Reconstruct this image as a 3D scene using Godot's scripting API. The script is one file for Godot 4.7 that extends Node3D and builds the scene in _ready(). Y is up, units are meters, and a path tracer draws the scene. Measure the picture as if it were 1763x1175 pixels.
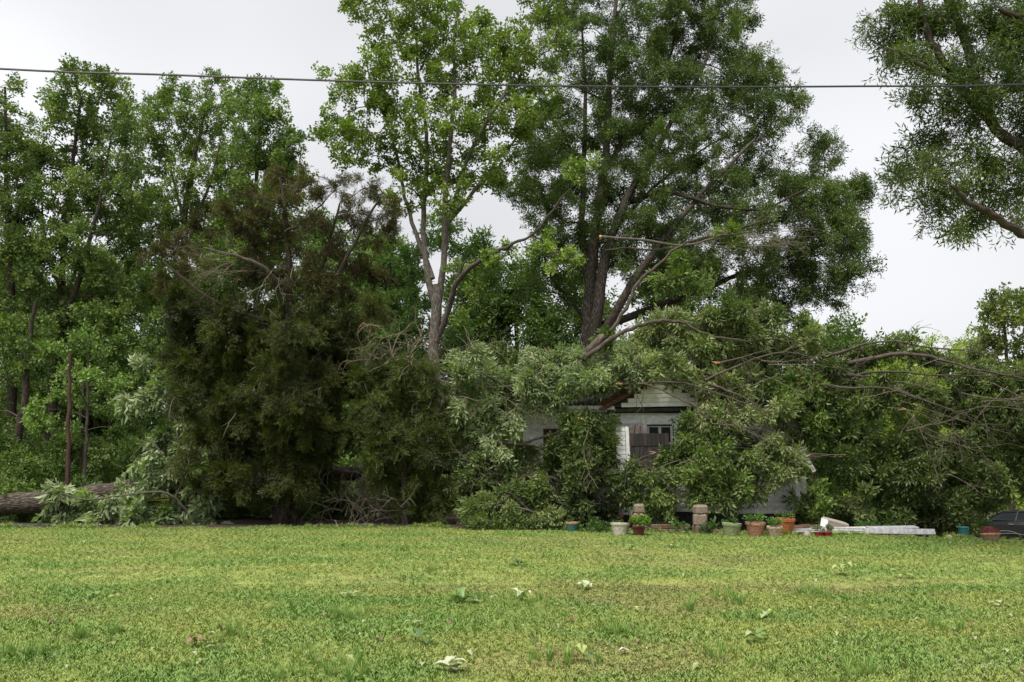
extends Node3D
# A lawn before a small white house crushed by a fallen tree. Built in metres, y up, the camera looks along -z.

const FOCAL := 1500.0        # focal length in pixels of the 1763 x 1175 photograph
const EYE := 1.6             # height of the camera
const TILT := 0.1473         # tangent of the upward tilt
var rng := RandomNumberGenerator.new()
var lump := FastNoiseLite.new()
var M := {}                  # materials
var n_copies := 0
var S := {}                  # leaf sprays shared by the crowns


# ---------------------------------------------------------------- helpers: places
func at(px: float, py: float, d: float) -> Vector3:
	var c := 1.0 / sqrt(1.0 + TILT * TILT)
	var s := TILT * c
	var u := (px - 881.5) / FOCAL
	var v := (587.5 - py) / FOCAL
	var k := d / (c - v * s)
	return Vector3(u * k, EYE + (v * c + s) * k, -d)

func step_up(a: float, b: float, x: float) -> float:
	var t := clampf((x - a) / (b - a), 0.0, 1.0)
	return t * t * (3.0 - 2.0 * t)

func ground_y(x: float, z: float) -> float:
	var d := -z
	var y := lump.get_noise_2d(x * 1.6, z * 1.6) * 0.06 * step_up(60.0, 20.0, d) + lump.get_noise_2d(x * 6.0, z * 6.0) * 0.02 * step_up(40.0, 20.0, d)
	return y - 1.4 * step_up(17.5, 33.0, d) * step_up(8.0, 15.0, x)

func on(px: float, d: float, up := 0.0) -> Vector3:      # a point on the ground
	var p := at(px, 800.0, d)
	return Vector3(p.x, ground_y(p.x, p.z) + up, p.z)

func rv() -> Vector3:
	while true:
		var v := Vector3(rng.randf_range(-1, 1), rng.randf_range(-1, 1), rng.randf_range(-1, 1))
		var l := v.length()
		if l < 1.0 and l > 0.05:
			return v / l
	return Vector3.UP

func gauss() -> float:
	return (rng.randf() + rng.randf() + rng.randf() - 1.5) * 1.2

func lin(r: float, g: float, b: float) -> Color:          # a real-world base colour given in linear values
	return Color(r, g, b).linear_to_srgb()


# ---------------------------------------------------------------- helpers: meshes
class Mesher:
	var v := PackedVector3Array()
	var n := PackedVector3Array()
	var uv := PackedVector2Array()
	var c := PackedColorArray()
	var ix := PackedInt32Array()
	func tri(a: Vector3, b: Vector3, d: Vector3, col := Color.WHITE) -> void:
		var k := v.size()
		var nn := (d - a).cross(b - a).normalized()
		for p: Vector3 in [a, b, d]:
			v.append(p)
			n.append(nn)
			uv.append(Vector2(p.x + p.z, p.y))
			c.append(col)
			ix.append(k)
			k += 1
	func quad(a: Vector3, b: Vector3, d: Vector3, e: Vector3, col := Color.WHITE) -> void:
		tri(a, b, d, col)
		tri(a, d, e, col)
	func box(t: Transform3D, size: Vector3, bevel := 0.0) -> void:
		var h := size * 0.5
		if bevel <= 0.0:
			var p: Array[Vector3] = []
			for i in 8:
				p.append(t * Vector3(h.x if i & 1 else -h.x, h.y if i & 2 else -h.y, h.z if i & 4 else -h.z))
			quad(p[4], p[6], p[7], p[5])
			quad(p[1], p[3], p[2], p[0])
			quad(p[5], p[7], p[3], p[1])
			quad(p[0], p[2], p[6], p[4])
			quad(p[6], p[2], p[3], p[7])
			quad(p[0], p[4], p[5], p[1])
			return
		# a chamfered box: every face is inset, edges and corners get their own facets
		var b := minf(bevel, minf(h.x, minf(h.y, h.z)) * 0.9)
		var q := func(sx: float, sy: float, sz: float, f: int) -> Vector3:
			return t * Vector3(sx * (h.x if f == 0 else h.x - b), sy * (h.y if f == 1 else h.y - b), sz * (h.z if f == 2 else h.z - b))
		for f in 3:
			for s: float in [-1.0, 1.0]:
				var e: Array = []
				for k: Array in [[-1.0, -1.0], [1.0, -1.0], [1.0, 1.0], [-1.0, 1.0]]:
					var w := [0.0, 0.0, 0.0]
					w[f] = s
					w[(f + 1) % 3] = k[0]
					w[(f + 2) % 3] = k[1]
					e.append(q.call(w[0], w[1], w[2], f))
				if s > 0.0:
					quad(e[3], e[2], e[1], e[0])
				else:
					quad(e[0], e[1], e[2], e[3])
		for f in 3:
			var g := (f + 1) % 3
			var l := (f + 2) % 3
			for s1: float in [-1.0, 1.0]:
				for s2: float in [-1.0, 1.0]:
					var w := [0.0, 0.0, 0.0]
					w[f] = s1
					w[g] = s2
					w[l] = -1.0
					var a: Vector3 = q.call(w[0], w[1], w[2], f)
					var d2: Vector3 = q.call(w[0], w[1], w[2], g)
					w[l] = 1.0
					var a2: Vector3 = q.call(w[0], w[1], w[2], f)
					var d3: Vector3 = q.call(w[0], w[1], w[2], g)
					if s1 * s2 > 0.0:
						quad(a, a2, d3, d2)
					else:
						quad(a, d2, d3, a2)
		for sx: float in [-1.0, 1.0]:
			for sy: float in [-1.0, 1.0]:
				for sz: float in [-1.0, 1.0]:
					if sx * sy * sz > 0.0:
						tri(q.call(sx, sy, sz, 0), q.call(sx, sy, sz, 2), q.call(sx, sy, sz, 1))
					else:
						tri(q.call(sx, sy, sz, 0), q.call(sx, sy, sz, 1), q.call(sx, sy, sz, 2))
	func tube(p: PackedVector3Array, r: PackedFloat32Array, sides: int, rough := 0.0, seed_ := 0, cap := true) -> void:
		var k0 := v.size()
		var m := p.size()
		var side := Vector3.UP.cross(p[1] - p[0])
		if side.length() < 0.01 * p[0].distance_to(p[1]):
			side = Vector3.RIGHT.cross(p[1] - p[0])
		side = side.normalized()
		var run := 0.0
		for i in m:
			var dir := (p[mini(i + 1, m - 1)] - p[maxi(i - 1, 0)]).normalized()
			side = (side - dir * side.dot(dir)).normalized()
			var up := dir.cross(side)
			if i > 0:
				run += p[i].distance_to(p[i - 1])
			for j in sides + 1:
				var a := TAU * float(j % sides) / sides
				var e := side * cos(a) + up * sin(a)
				var k := 1.0
				if rough > 0.0:
					k += rough * (sin(a * 2.0 + seed_ + run * 1.1) * 0.5 + sin(a * 3.0 - run * 2.3 + seed_ * 2.0) * 0.35 + sin(run * 5.0 + a + seed_) * 0.25)
				v.append(p[i] + e * r[i] * k)
				n.append(e)
				uv.append(Vector2(float(j) / sides, run))
				c.append(Color.WHITE)
		for i in m - 1:
			for j in sides:
				var a := k0 + i * (sides + 1) + j
				var b := a + sides + 1
				ix.append_array(PackedInt32Array([a, b + 1, a + 1, a, b, b + 1]))
		if cap:
			for e in 2:
				var i := 0 if e == 0 else m - 1
				var base := k0 + i * (sides + 1)
				for j in sides:
					if e == 0:
						tri(p[i], v[base + j], v[base + j + 1])
					else:
						tri(p[i], v[base + j + 1], v[base + j])
	func lathe(profile: Array, sides: int, t: Transform3D, wob := 0.0) -> void:
		var k0 := v.size()
		var m := profile.size()
		for i in m:
			var q: Vector2 = profile[i]
			var pr: Vector2 = profile[maxi(i - 1, 0)]
			var nx: Vector2 = profile[mini(i + 1, m - 1)]
			var tn := (nx - pr).normalized()
			for j in sides + 1:
				var a := TAU * float(j % sides) / sides
				var w := 1.0 + wob * sin(a * 3.0 + q.y * 9.0)
				v.append(t * Vector3(cos(a) * q.x * w, q.y, sin(a) * q.x * w))
				n.append((t.basis * Vector3(cos(a) * tn.y, -tn.x, sin(a) * tn.y)).normalized())
				uv.append(Vector2(float(j) / sides, q.y))
				c.append(Color.WHITE)
		for i in m - 1:
			for j in sides:
				var a := k0 + i * (sides + 1) + j
				var b := a + sides + 1
				ix.append_array(PackedInt32Array([a, a + 1, b + 1, a, b + 1, b]))
	func done() -> ArrayMesh:
		var ar := []
		ar.resize(Mesh.ARRAY_MAX)
		ar[Mesh.ARRAY_VERTEX] = v
		ar[Mesh.ARRAY_NORMAL] = n
		ar[Mesh.ARRAY_TEX_UV] = uv
		ar[Mesh.ARRAY_COLOR] = c
		ar[Mesh.ARRAY_INDEX] = ix
		var me := ArrayMesh.new()
		me.add_surface_from_arrays(Mesh.PRIMITIVE_TRIANGLES, ar)
		return me

func put(called: String, mesh: Mesh, mat: Material, parent: Node) -> MeshInstance3D:
	var o := MeshInstance3D.new()
	o.name = called
	o.mesh = mesh
	o.material_override = mat
	parent.add_child(o, true)
	return o

func part(called: String, mb: Mesher, mat: Material, parent: Node) -> MeshInstance3D:
	return put(called, mb.done(), mat, parent)

func tag(o: Node, label: String, category: String, group := "") -> Node:
	o.set_meta("label", label)
	o.set_meta("category", category)
	if group:
		o.set_meta("group", group)
	return o

func thing(called: String, label: String, category: String, where := Vector3.ZERO, group := "") -> Node3D:
	var o := Node3D.new()
	o.name = called
	o.position = where
	add_child(o, true)
	tag(o, label, category, group)
	return o

func struct(o: Node) -> Node:
	o.set_meta("kind", "structure")
	return o

func smooth_path(p: PackedVector3Array, n: int) -> PackedVector3Array:
	var out := PackedVector3Array()
	for i in p.size() - 1:
		var a := p[maxi(i - 1, 0)]
		var d := p[mini(i + 2, p.size() - 1)]
		for k in n:
			out.append(p[i].cubic_interpolate(p[i + 1], a, d, float(k) / n))
	out.append(p[p.size() - 1])
	return out

func tapered(n: int, r0: float, r1: float, power := 1.0) -> PackedFloat32Array:
	var r := PackedFloat32Array()
	for i in n:
		r.append(lerpf(r0, r1, pow(float(i) / maxi(n - 1, 1), power)))
	return r

# a limb through points [px, py(, depth offset)] at distance d; its points join the skeleton that twigs grow from
func limb(parent: Node, called: String, pts: Array, d: float, r0: float, r1: float, mat: Material, skel: Array, sides := 8) -> MeshInstance3D:
	var p := PackedVector3Array()
	for q: Array in pts:
		p.append(at(q[0], q[1], d + (float(q[2]) if q.size() > 2 else 0.0)) - (parent as Node3D).position)
	p = smooth_path(p, 4)
	for i in range(1, p.size() - 1):
		p[i] += rv() * minf(r0 * 0.45, 0.04)
	var mb := Mesher.new()
	mb.tube(p, tapered(p.size(), r0, r1), sides, 0.09, pts.size() * 7 + int(pts[0][0]))
	for i in p.size():
		if i > p.size() / 4 or called != "trunk":
			skel.append(p[i] + (parent as Node3D).position)
	return part(called, mb, mat, parent)

# a bare forking twig
func fork(mb: Mesher, p: Vector3, dir: Vector3, length: float, r: float, level: int, bend := 0.35, down := 0.0) -> void:
	var pts := PackedVector3Array([p])
	var d := dir.normalized()
	for i in 4:
		d = (d + rv() * bend * 0.6 + Vector3.DOWN * down).normalized()
		pts.append(pts[i] + d * length * 0.25)
	mb.tube(pts, tapered(5, r, r * 0.55), 5 if r > 0.012 else 3, 0.0, 0, false)
	if level > 0:
		for i in 3:
			var from := pts[2 + i % 3]
			fork(mb, from, d + rv() * 0.75, length * rng.randf_range(0.5, 0.75), r * 0.55, level - 1, bend, down)


# ---------------------------------------------------------------- helpers: leaves
func leaf(mb: Mesher, p: Vector3, dir: Vector3, face: Vector3, length: float, width: float, fold: float, col: Color) -> void:
	var side := dir.cross(face).normalized()
	var up := side.cross(dir).normalized()
	var m := p + dir * length * 0.48 - up * length * fold * 0.3
	var l := p + dir * length * 0.42 + side * width * 0.5 + up * width * fold
	var r := p + dir * length * 0.42 - side * width * 0.5 + up * width * fold
	var t := p + dir * length - up * length * fold * 0.5
	mb.tri(p, l, m, col)
	mb.tri(p, m, r, col)
	mb.tri(l, t, m, col)
	mb.tri(m, t, r, col)

# a spray of leaves along +y; spread is the angle of the leaves from the twig
func spray(n: int, length: float, leaf_l: float, leaf_w: float, spread: float, seed_: int, side_twigs := 3) -> ArrayMesh:
	rng.seed = seed_
	var mb := Mesher.new()
	var bark := Color(0.75, 0.5, 0.5)
	var stems: Array = [[Vector3.ZERO, Vector3(0.06, 1, 0.04).normalized(), length]]
	for i in side_twigs:
		var a := TAU * (i * 0.382 + rng.randf() * 0.2)
		var f := 0.15 + 0.6 * i / maxf(side_twigs, 1)
		stems.append([Vector3(0.06, 1, 0.04).normalized() * length * f, Vector3(cos(a) * 0.75, 0.75, sin(a) * 0.75).normalized(), length * (0.75 - f * 0.45)])
	var per := int(ceil(float(n) / stems.size()))
	for s: Array in stems:
		var p0: Vector3 = s[0]
		var dir: Vector3 = s[1]
		var ln: float = s[2]
		var e := dir.cross(Vector3(0.3, 0.2, 1)).normalized()
		mb.tri(p0 - e * 0.005, p0 + dir * ln, p0 + e * 0.005, bark)
		for k in per:
			var f := 0.2 + 0.8 * (k + rng.randf() * 0.6) / per
			var a := k * 2.4 + rng.randf() * 0.9
			var o := e.rotated(dir, a)
			var sp := spread * rng.randf_range(0.6, 1.3) * (0.6 if k == per - 1 else 1.0)
			var ld := (dir * cos(sp) + o * sin(sp)).normalized()
			var face := (dir - o * 0.4 + rv() * 0.7).normalized()
			var b := rng.randf_range(0.78, 1.18)
			leaf(mb, p0 + dir * ln * minf(f, 1.0) + o * leaf_w * 0.15, ld, face, leaf_l * rng.randf_range(0.65, 1.15), leaf_w * rng.randf_range(0.7, 1.15), rng.randf_range(0.05, 0.4), Color(b, b, b * rng.randf_range(0.85, 1.1)))
	return mb.done()

# a flat drooping frond of scale leaves, as on a cedar
func frond(length: float, seed_: int) -> ArrayMesh:
	rng.seed = seed_
	var mb := Mesher.new()
	for i in 13:
		var f := 0.05 + 0.92 * i / 13.0
		var sgn := 1.0 if i % 2 else -1.0
		var p := Vector3(0, length * f, -length * 0.12 * f * f)
		var d := Vector3(sgn * rng.randf_range(0.35, 0.75), rng.randf_range(0.7, 1.0), rng.randf_range(-0.45, 0.45)).normalized()
		var ln := length * (0.5 - 0.3 * f) * rng.randf_range(0.8, 1.3)
		for k in 4:
			var b := rng.randf_range(0.6, 1.35)
			var q := p + d * ln * 0.25 * k
			var d2 := (d + rv() * 0.4).normalized()
			var w := d2.cross(rv()).normalized() * length * 0.022
			var w2 := d2.cross(w).normalized() * length * 0.02
			var tip := q + d2 * ln * rng.randf_range(0.4, 0.8)
			var mid := q.lerp(tip, 0.4)
			var col := Color(b, b, b)
			mb.tri(q, mid + w, tip, col)
			mb.tri(q, tip, mid - w + w2, col)
	var t2 := Vector3(0, length, 0)
	mb.tri(Vector3(-length * 0.02, 0, 0), t2, Vector3(length * 0.02, 0, 0), Color(0.8, 0.6, 0.5))
	return mb.done()

# fills clumps [px, py, radius px(, depth offset)] with sprays: twigs from the skeleton to each clump, from there to tufts, sprays about each tuft
# o: k sprays per square metre of clump, per a tuft, dz depth scatter, up pull of the sprays, size, c0 c1 tints, thin
func crown(parent: Node3D, called: String, mesh: Mesh, clumps: Array, d: float, skel: Array, o: Dictionary) -> void:
	var xf: Array[Transform3D] = []
	var tint: Array[Color] = []
	var mb := Mesher.new()
	var off := parent.position
	var k: float = o.get("k", 60.0) * 4.5
	var per: float = o.get("per", 7.0)
	var dz: float = o.get("dz", 1.5)
	var up: float = o.get("up", 0.25)
	var size: float = o.get("size", 1.12)
	var c0: Color = o.get("c0")
	var c1: Color = o.get("c1")
	if not o.has("raw"):      # spring leaves: a little yellower and lighter than the tints listed
		c0 = Color(c0.r * 2.1, c0.g * 1.65, c0.b * 1.6)
		c1 = Color(c1.r * 2.0, c1.g * 1.62, c1.b * 1.75)
	var flat: float = o.get("flat", 0.85)
	var jit: float = o.get("jit", 0.26)
	var coh: float = o.get("coh", 0.3)
	var tw: float = o.get("twig", 0.03)
	for q: Array in clumps:
		var dd := d + (float(q[3]) if q.size() > 3 else 0.0) + rng.randf_range(-dz, dz)
		var c := at(q[0], q[1], dd)
		var R: float = q[2] * dd / FOCAL
		var tone := rng.randf_range(0.0, 1.0)
		if skel.size():
			var best := 0
			var cost := 1e9
			for i in skel.size():
				var w: float = c.distance_to(skel[i]) + maxf(0.0, (skel[i] as Vector3).y - c.y) * 0.8
				if w < cost:
					cost = w
					best = i
			var s: Vector3 = skel[best]
			var ln := s.distance_to(c)
			if ln > 0.15:
				var mid := s.lerp(c, 0.5) + rv() * ln * 0.1 + Vector3.UP * ln * 0.06
				var path := smooth_path(PackedVector3Array([s - off, mid - off, c - off]), 4)
				mb.tube(path, tapered(path.size(), clampf(ln * 0.016, tw * 0.6, tw * 2.0), tw * 0.35), 5, 0.0, 0, false)
				for i in range(2, path.size()):
					skel.append(path[i] + off)
		var nt := maxi(3, int(R * R * k / per * rng.randf_range(0.85, 1.15)))
		for i in nt:
			var dir := rv()
			var p := c + Vector3(dir.x, dir.y * flat, dir.z) * R * pow(rng.randf(), 0.42)
			var t1 := clampf(tone * 0.4 + rng.randf() * 0.7, 0.0, 1.0)
			var way := (dir * 0.7 + rv() * 0.6 + Vector3.UP * up).normalized()
			if p.distance_to(c) > 0.1 and tw > 0.0:
				var md := c.lerp(p, 0.5) + rv() * 0.06
				mb.tube(PackedVector3Array([c - off, md - off, p - off]), PackedFloat32Array([tw * 0.35, tw * 0.25, tw * 0.12]), 3, 0.0, 0, false)
			for j in int(per * rng.randf_range(0.5, 1.5) + 0.5):
				var sp := p + Vector3(gauss(), gauss(), gauss()) * jit * size
				var ax := ((dir * 0.55 + rv() * 0.7 + Vector3.UP * up).normalized() * (1.0 - coh) + way * coh + rv() * 0.2).normalized()
				var sd := ax.cross(rv()).normalized()
				var sc := size * rng.randf_range(0.7, 1.25)
				xf.append(Transform3D(Basis(sd, ax, sd.cross(ax))* Basis.from_scale(Vector3(rng.randf_range(0.75, 1.25), rng.randf_range(0.8, 1.25), rng.randf_range(0.75, 1.25)) * sc), sp - off - ax * 0.15 * sc))
				tint.append(c0.lerp(c1, clampf(t1 + gauss() * 0.18, 0.0, 1.0)))
	if mb.v.size():
		part("branches", mb, o.get("bark", M.twig), parent).set_meta("kind", "stuff")
	scatter(parent, called, mesh, M.leaf, xf, tint)

# clumps strewn over a region of the view, kept apart from each other
func strewn(region: Array, n: int, r0: float, r1: float, gap := 0.75) -> Array:
	var poly := PackedVector2Array()
	var lo := Vector2(1e9, 1e9)
	var hi := -lo
	for q: Array in region:
		var p := Vector2(q[0], q[1])
		poly.append(p)
		lo = lo.min(p)
		hi = hi.max(p)
	var out: Array = []
	var tries := 0
	while out.size() < n and tries < n * 40:
		tries += 1
		var p := Vector2(rng.randf_range(lo.x, hi.x), rng.randf_range(lo.y, hi.y))
		if not Geometry2D.is_point_in_polygon(p, poly):
			continue
		var r := rng.randf_range(r0, r1)
		var ok := true
		for c: Array in out:
			if Vector2(c[0], c[1]).distance_to(p) < (r + float(c[2])) * 0.5 * gap:
				ok = false
				break
		if ok:
			out.append([p.x, p.y, r])
	return out

func scatter(parent: Node, called: String, mesh: Mesh, mat: Material, xf: Array[Transform3D], tint: Array[Color]) -> MultiMeshInstance3D:
	var mm := MultiMesh.new()
	mm.transform_format = MultiMesh.TRANSFORM_3D
	mm.use_colors = true
	mm.mesh = mesh
	mm.instance_count = xf.size()
	n_copies += xf.size()
	for i in xf.size():
		mm.set_instance_transform(i, xf[i])
		mm.set_instance_color(i, tint[i])
	var o := MultiMeshInstance3D.new()
	o.name = called
	o.multimesh = mm
	o.material_override = mat
	o.set_meta("kind", "stuff")
	parent.add_child(o, true)
	return o


# ---------------------------------------------------------------- materials
func noise_tex(freq: float, ramp: Array, octaves := 4, kind := FastNoiseLite.TYPE_SIMPLEX_SMOOTH, size := 512) -> NoiseTexture2D:
	var f := FastNoiseLite.new()
	f.seed = 11 + ramp.size() * 3 + int(freq * 1000.0)
	f.noise_type = kind
	f.frequency = freq
	f.fractal_octaves = octaves
	var t := NoiseTexture2D.new()
	t.noise = f
	t.width = size
	t.height = size
	t.seamless = true
	t.generate_mipmaps = false
	if ramp.size():
		var g := Gradient.new()
		g.offsets = PackedFloat32Array(ramp.map(func(x): return x[0]))
		g.colors = PackedColorArray(ramp.map(func(x): return x[1]))
		t.color_ramp = g
	return t

func plain(c: Color, rough := 0.8, spec := 0.5) -> StandardMaterial3D:
	var m := StandardMaterial3D.new()
	m.albedo_color = c
	m.roughness = rough
	m.metallic_specular = spec
	return m

# a worn material: colour ramp from noise laid on by three planes
func worn(a: Color, b: Color, scale: Vector3, rough := 0.85, relief := 0.0, freq := 0.012) -> StandardMaterial3D:
	var m := plain(Color.WHITE, rough)
	m.albedo_texture = noise_tex(freq, [[0.25, a], [0.75, b]])
	m.uv1_triplanar = true
	m.uv1_world_triplanar = true
	m.uv1_scale = scale
	if relief > 0.0:
		m.heightmap_enabled = true
		m.heightmap_texture = noise_tex(freq * 3.0, [])
		m.heightmap_scale = relief
	return m

func bark(a: Color, b: Color, around: float, relief: float) -> StandardMaterial3D:
	var m := plain(Color.WHITE, 0.95, 0.3)
	m.albedo_texture = noise_tex(0.02, [[0.25, a], [0.5, a.lerp(b, 0.35)], [0.8, b]], 5)
	m.uv1_scale = Vector3(around, 0.35, 1)
	m.heightmap_enabled = true
	m.heightmap_texture = m.albedo_texture
	m.heightmap_scale = relief
	return m

func materials() -> void:
	var l := plain(Color.WHITE, 0.5, 0.45)
	l.vertex_color_use_as_albedo = true
	l.backlight_enabled = true
	l.backlight = Color(0.72, 0.86, 0.3)
	M.leaf = l
	var g := plain(Color.WHITE, 0.6, 0.35)
	g.vertex_color_use_as_albedo = true
	g.backlight_enabled = true
	g.backlight = Color(0.5, 0.6, 0.2)
	M.grass = g
	M.bark = bark(lin(0.05, 0.04, 0.033), lin(0.19, 0.165, 0.14), 2.0, 2.5)
	M.bark_pale = bark(lin(0.07, 0.06, 0.05), lin(0.23, 0.205, 0.175), 2.0, 2.0)
	M.bark_dark = bark(lin(0.025, 0.019, 0.015), lin(0.10, 0.082, 0.068), 2.0, 2.0)
	M.bark_log = bark(lin(0.03, 0.023, 0.018), lin(0.2, 0.17, 0.14), 5.0, 5.0)
	M.twig = plain(lin(0.085, 0.068, 0.055), 0.9, 0.3)
	M.twig_dark = plain(lin(0.04, 0.03, 0.024), 0.9, 0.3)
	M.dead = plain(lin(0.25, 0.19, 0.145), 0.9, 0.3)
	M.dead_grey = plain(lin(0.17, 0.14, 0.115), 0.9, 0.3)
	M.cutwood = worn(lin(0.42, 0.21, 0.08), lin(0.6, 0.36, 0.16), Vector3(3, 3, 3), 0.8)
	M.rust = worn(lin(0.035, 0.016, 0.012), lin(0.08, 0.038, 0.026), Vector3(2, 0.3, 2), 0.9)
	M.white = worn(lin(0.64, 0.63, 0.61), lin(0.84, 0.84, 0.84), Vector3(0.6, 0.9, 0.6), 0.6)
	M.white2 = worn(lin(0.5, 0.49, 0.46), lin(0.8, 0.8, 0.78), Vector3(0.9, 2.2, 0.9), 0.65)
	M.dull = worn(lin(0.26, 0.265, 0.28), lin(0.42, 0.42, 0.43), Vector3(1.2, 1.2, 1.2), 0.6)
	M.trim = worn(lin(0.68, 0.68, 0.68), lin(0.85, 0.85, 0.85), Vector3(1, 1, 1), 0.5)
	M.sheath = worn(lin(0.03, 0.026, 0.023), lin(0.07, 0.055, 0.045), Vector3(1, 1, 1), 0.95)
	M.shingle = worn(lin(0.02, 0.019, 0.02), lin(0.05, 0.046, 0.046), Vector3(4, 4, 4), 0.95, 0.3, 0.05)
	M.shingle2 = worn(lin(0.03, 0.028, 0.03), lin(0.075, 0.07, 0.07), Vector3(4, 4, 4), 0.95, 0.3, 0.05)
	M.roof = worn(lin(0.035, 0.028, 0.025), lin(0.085, 0.068, 0.06), Vector3(2, 2, 2), 0.95, 0.3, 0.05)
	M.timber = worn(lin(0.055, 0.024, 0.014), lin(0.15, 0.075, 0.045), Vector3(0.6, 3, 3), 0.85)
	M.plywood = worn(lin(0.24, 0.12, 0.075), lin(0.38, 0.22, 0.14), Vector3(0.8, 2, 2), 0.85)
	M.shutter = worn(lin(0.06, 0.018, 0.014), lin(0.10, 0.032, 0.025), Vector3(2, 2, 2), 0.7)
	M.brickred = worn(lin(0.10, 0.035, 0.025), lin(0.19, 0.08, 0.06), Vector3(5, 5, 5), 0.9)
	M.foundation = worn(lin(0.035, 0.036, 0.04), lin(0.065, 0.066, 0.072), Vector3(1, 1, 1), 0.9)
	M.block_a = worn(lin(0.15, 0.115, 0.085), lin(0.27, 0.215, 0.165), Vector3(3, 3, 3), 0.95, 0.5)
	M.block_b = worn(lin(0.10, 0.07, 0.052), lin(0.19, 0.135, 0.10), Vector3(3, 3, 3), 0.95, 0.5)
	M.block_c = worn(lin(0.24, 0.21, 0.18), lin(0.36, 0.31, 0.27), Vector3(3, 3, 3), 0.95, 0.5)
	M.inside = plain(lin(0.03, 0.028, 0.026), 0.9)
	M.blind = plain(lin(0.2, 0.21, 0.22), 0.6)
	var gl := plain(Color(0.9, 0.95, 0.95, 0.12), 0.05)
	gl.transparency = BaseMaterial3D.TRANSPARENCY_ALPHA
	M.glass = gl
	M.soil = plain(lin(0.035, 0.025, 0.018), 1.0)
	M.cable = plain(lin(0.018, 0.02, 0.024), 0.5)

func pot_mat(a: Color) -> StandardMaterial3D:
	var s := a.srgb_to_linear()
	return worn(lin(s.r * 0.55 + 0.01, s.g * 0.55 + 0.008, s.b * 0.55 + 0.006), lin(s.r * 1.15, s.g * 1.15, s.b * 1.15), Vector3(2, 3, 2), 0.8)


# ---------------------------------------------------------------- the scene
func _ready() -> void:
	rng.seed = 4711
	lump.seed = 5
	lump.frequency = 0.05
	var cam := Camera3D.new()
	cam.name = "camera"
	cam.position = Vector3(0, EYE, 0)
	cam.rotation.x = atan(TILT)
	cam.fov = rad_to_deg(2.0 * atan(587.5 / FOCAL))
	cam.near = 0.1
	cam.far = 900.0
	add_child(cam)
	cam.current = true
	var env := Environment.new()
	env.background_mode = Environment.BG_SKY
	env.tonemap_mode = Environment.TONE_MAPPER_LINEAR
	env.tonemap_exposure = 3.1
	env.sdfgi_enabled = true
	env.ssao_enabled = true
	env.ssil_enabled = true
	var sky := Sky.new()
	var pano := PanoramaSkyMaterial.new()
	pano.panorama = overcast()
	sky.sky_material = pano
	env.sky = sky
	var we := WorldEnvironment.new()
	we.name = "world_environment"
	we.environment = env
	add_child(we)
	var sun := DirectionalLight3D.new()
	sun.name = "sun"
	sun.light_energy = 0.5
	sun.light_angular_distance = 25.0
	sun.light_color = Color(1.0, 0.97, 0.92)
	sun.rotation_degrees = Vector3(-62, -28, 0)
	sun.sky_mode = DirectionalLight3D.SKY_MODE_LIGHT_ONLY
	sun.shadow_enabled = true
	add_child(sun)
	materials()
	sprays()
	terrain()
	house()
	standing_trees()
	cedars()
	fallen_trees()
	near_tree()
	small_things()
	car()
	cable()
	lawn_litter()
	grass()
	print(n_copies, " copies")

func overcast() -> ImageTexture:
	var w := 256
	var h := 128
	var im := Image.create(w, h, false, Image.FORMAT_RGBF)
	var f := FastNoiseLite.new()
	f.seed = 3
	f.frequency = 0.9
	f.fractal_octaves = 4
	for j in h:
		var el := (0.5 - (j + 0.5) / h) * PI
		for i in w:
			var az := (i + 0.5) / w * TAU
			var v := Vector3(cos(el) * cos(az), sin(el), cos(el) * sin(az))
			var n := f.get_noise_3d(v.x, v.y * 3.0, v.z) * 0.32
			var b := 0.265 * (1.0 + n) * (1.0 + 0.22 * maxf(v.y, 0.0) + 0.3 * pow(maxf(v.y, 0.0), 3.0))
			im.set_pixel(i, j, Color(b * 0.975, b * 0.99, b * 1.03))
	return ImageTexture.create_from_image(im)

func sprays() -> void:
	S.broad = spray(16, 0.5, 0.17, 0.12, 0.95, 21)
	S.oak = spray(22, 0.5, 0.13, 0.06, 0.85, 22, 4)
	S.limp = spray(22, 0.55, 0.175, 0.062, 0.6, 23, 4)
	S.big = spray(11, 0.45, 0.26, 0.12, 0.55, 29, 2)
	S.mixed = spray(18, 0.42, 0.155, 0.075, 0.8, 24)
	S.narrow = spray(24, 0.5, 0.13, 0.03, 0.75, 25, 4)
	S.far = spray(20, 0.8, 0.2, 0.13, 0.9, 26)
	S.cedar = frond(0.5, 27)
	S.small = spray(14, 0.2, 0.07, 0.05, 0.8, 28)


# ---------------------------------------------------------------- ground
func sheet(xs: Array, zs: Array, lift: float) -> Mesher:
	var mb := Mesher.new()
	for z: float in zs:
		for x: float in xs:
			mb.v.append(Vector3(x, ground_y(x, z) + lift, z))
			var e := 0.2
			mb.n.append(Vector3(ground_y(x - e, z) - ground_y(x + e, z), 2.0 * e, ground_y(x, z - e) - ground_y(x, z + e)).normalized())
			mb.uv.append(Vector2(x, z))
			mb.c.append(Color.WHITE)
	var w := xs.size()
	for j in zs.size() - 1:
		for i in w - 1:
			var a := j * w + i
			mb.ix.append_array(PackedInt32Array([a, a + w + 1, a + w, a, a + 1, a + w + 1]))
	return mb

func lawn_edge(x: float) -> float:      # how far out the mown grass reaches
	return 24.0 - 1.2 * step_up(-3.0, 3.0, x) - 2.4 * step_up(3.0, 10.0, x) + lump.get_noise_2d(x * 9.0, 7.0) * 0.7

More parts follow.
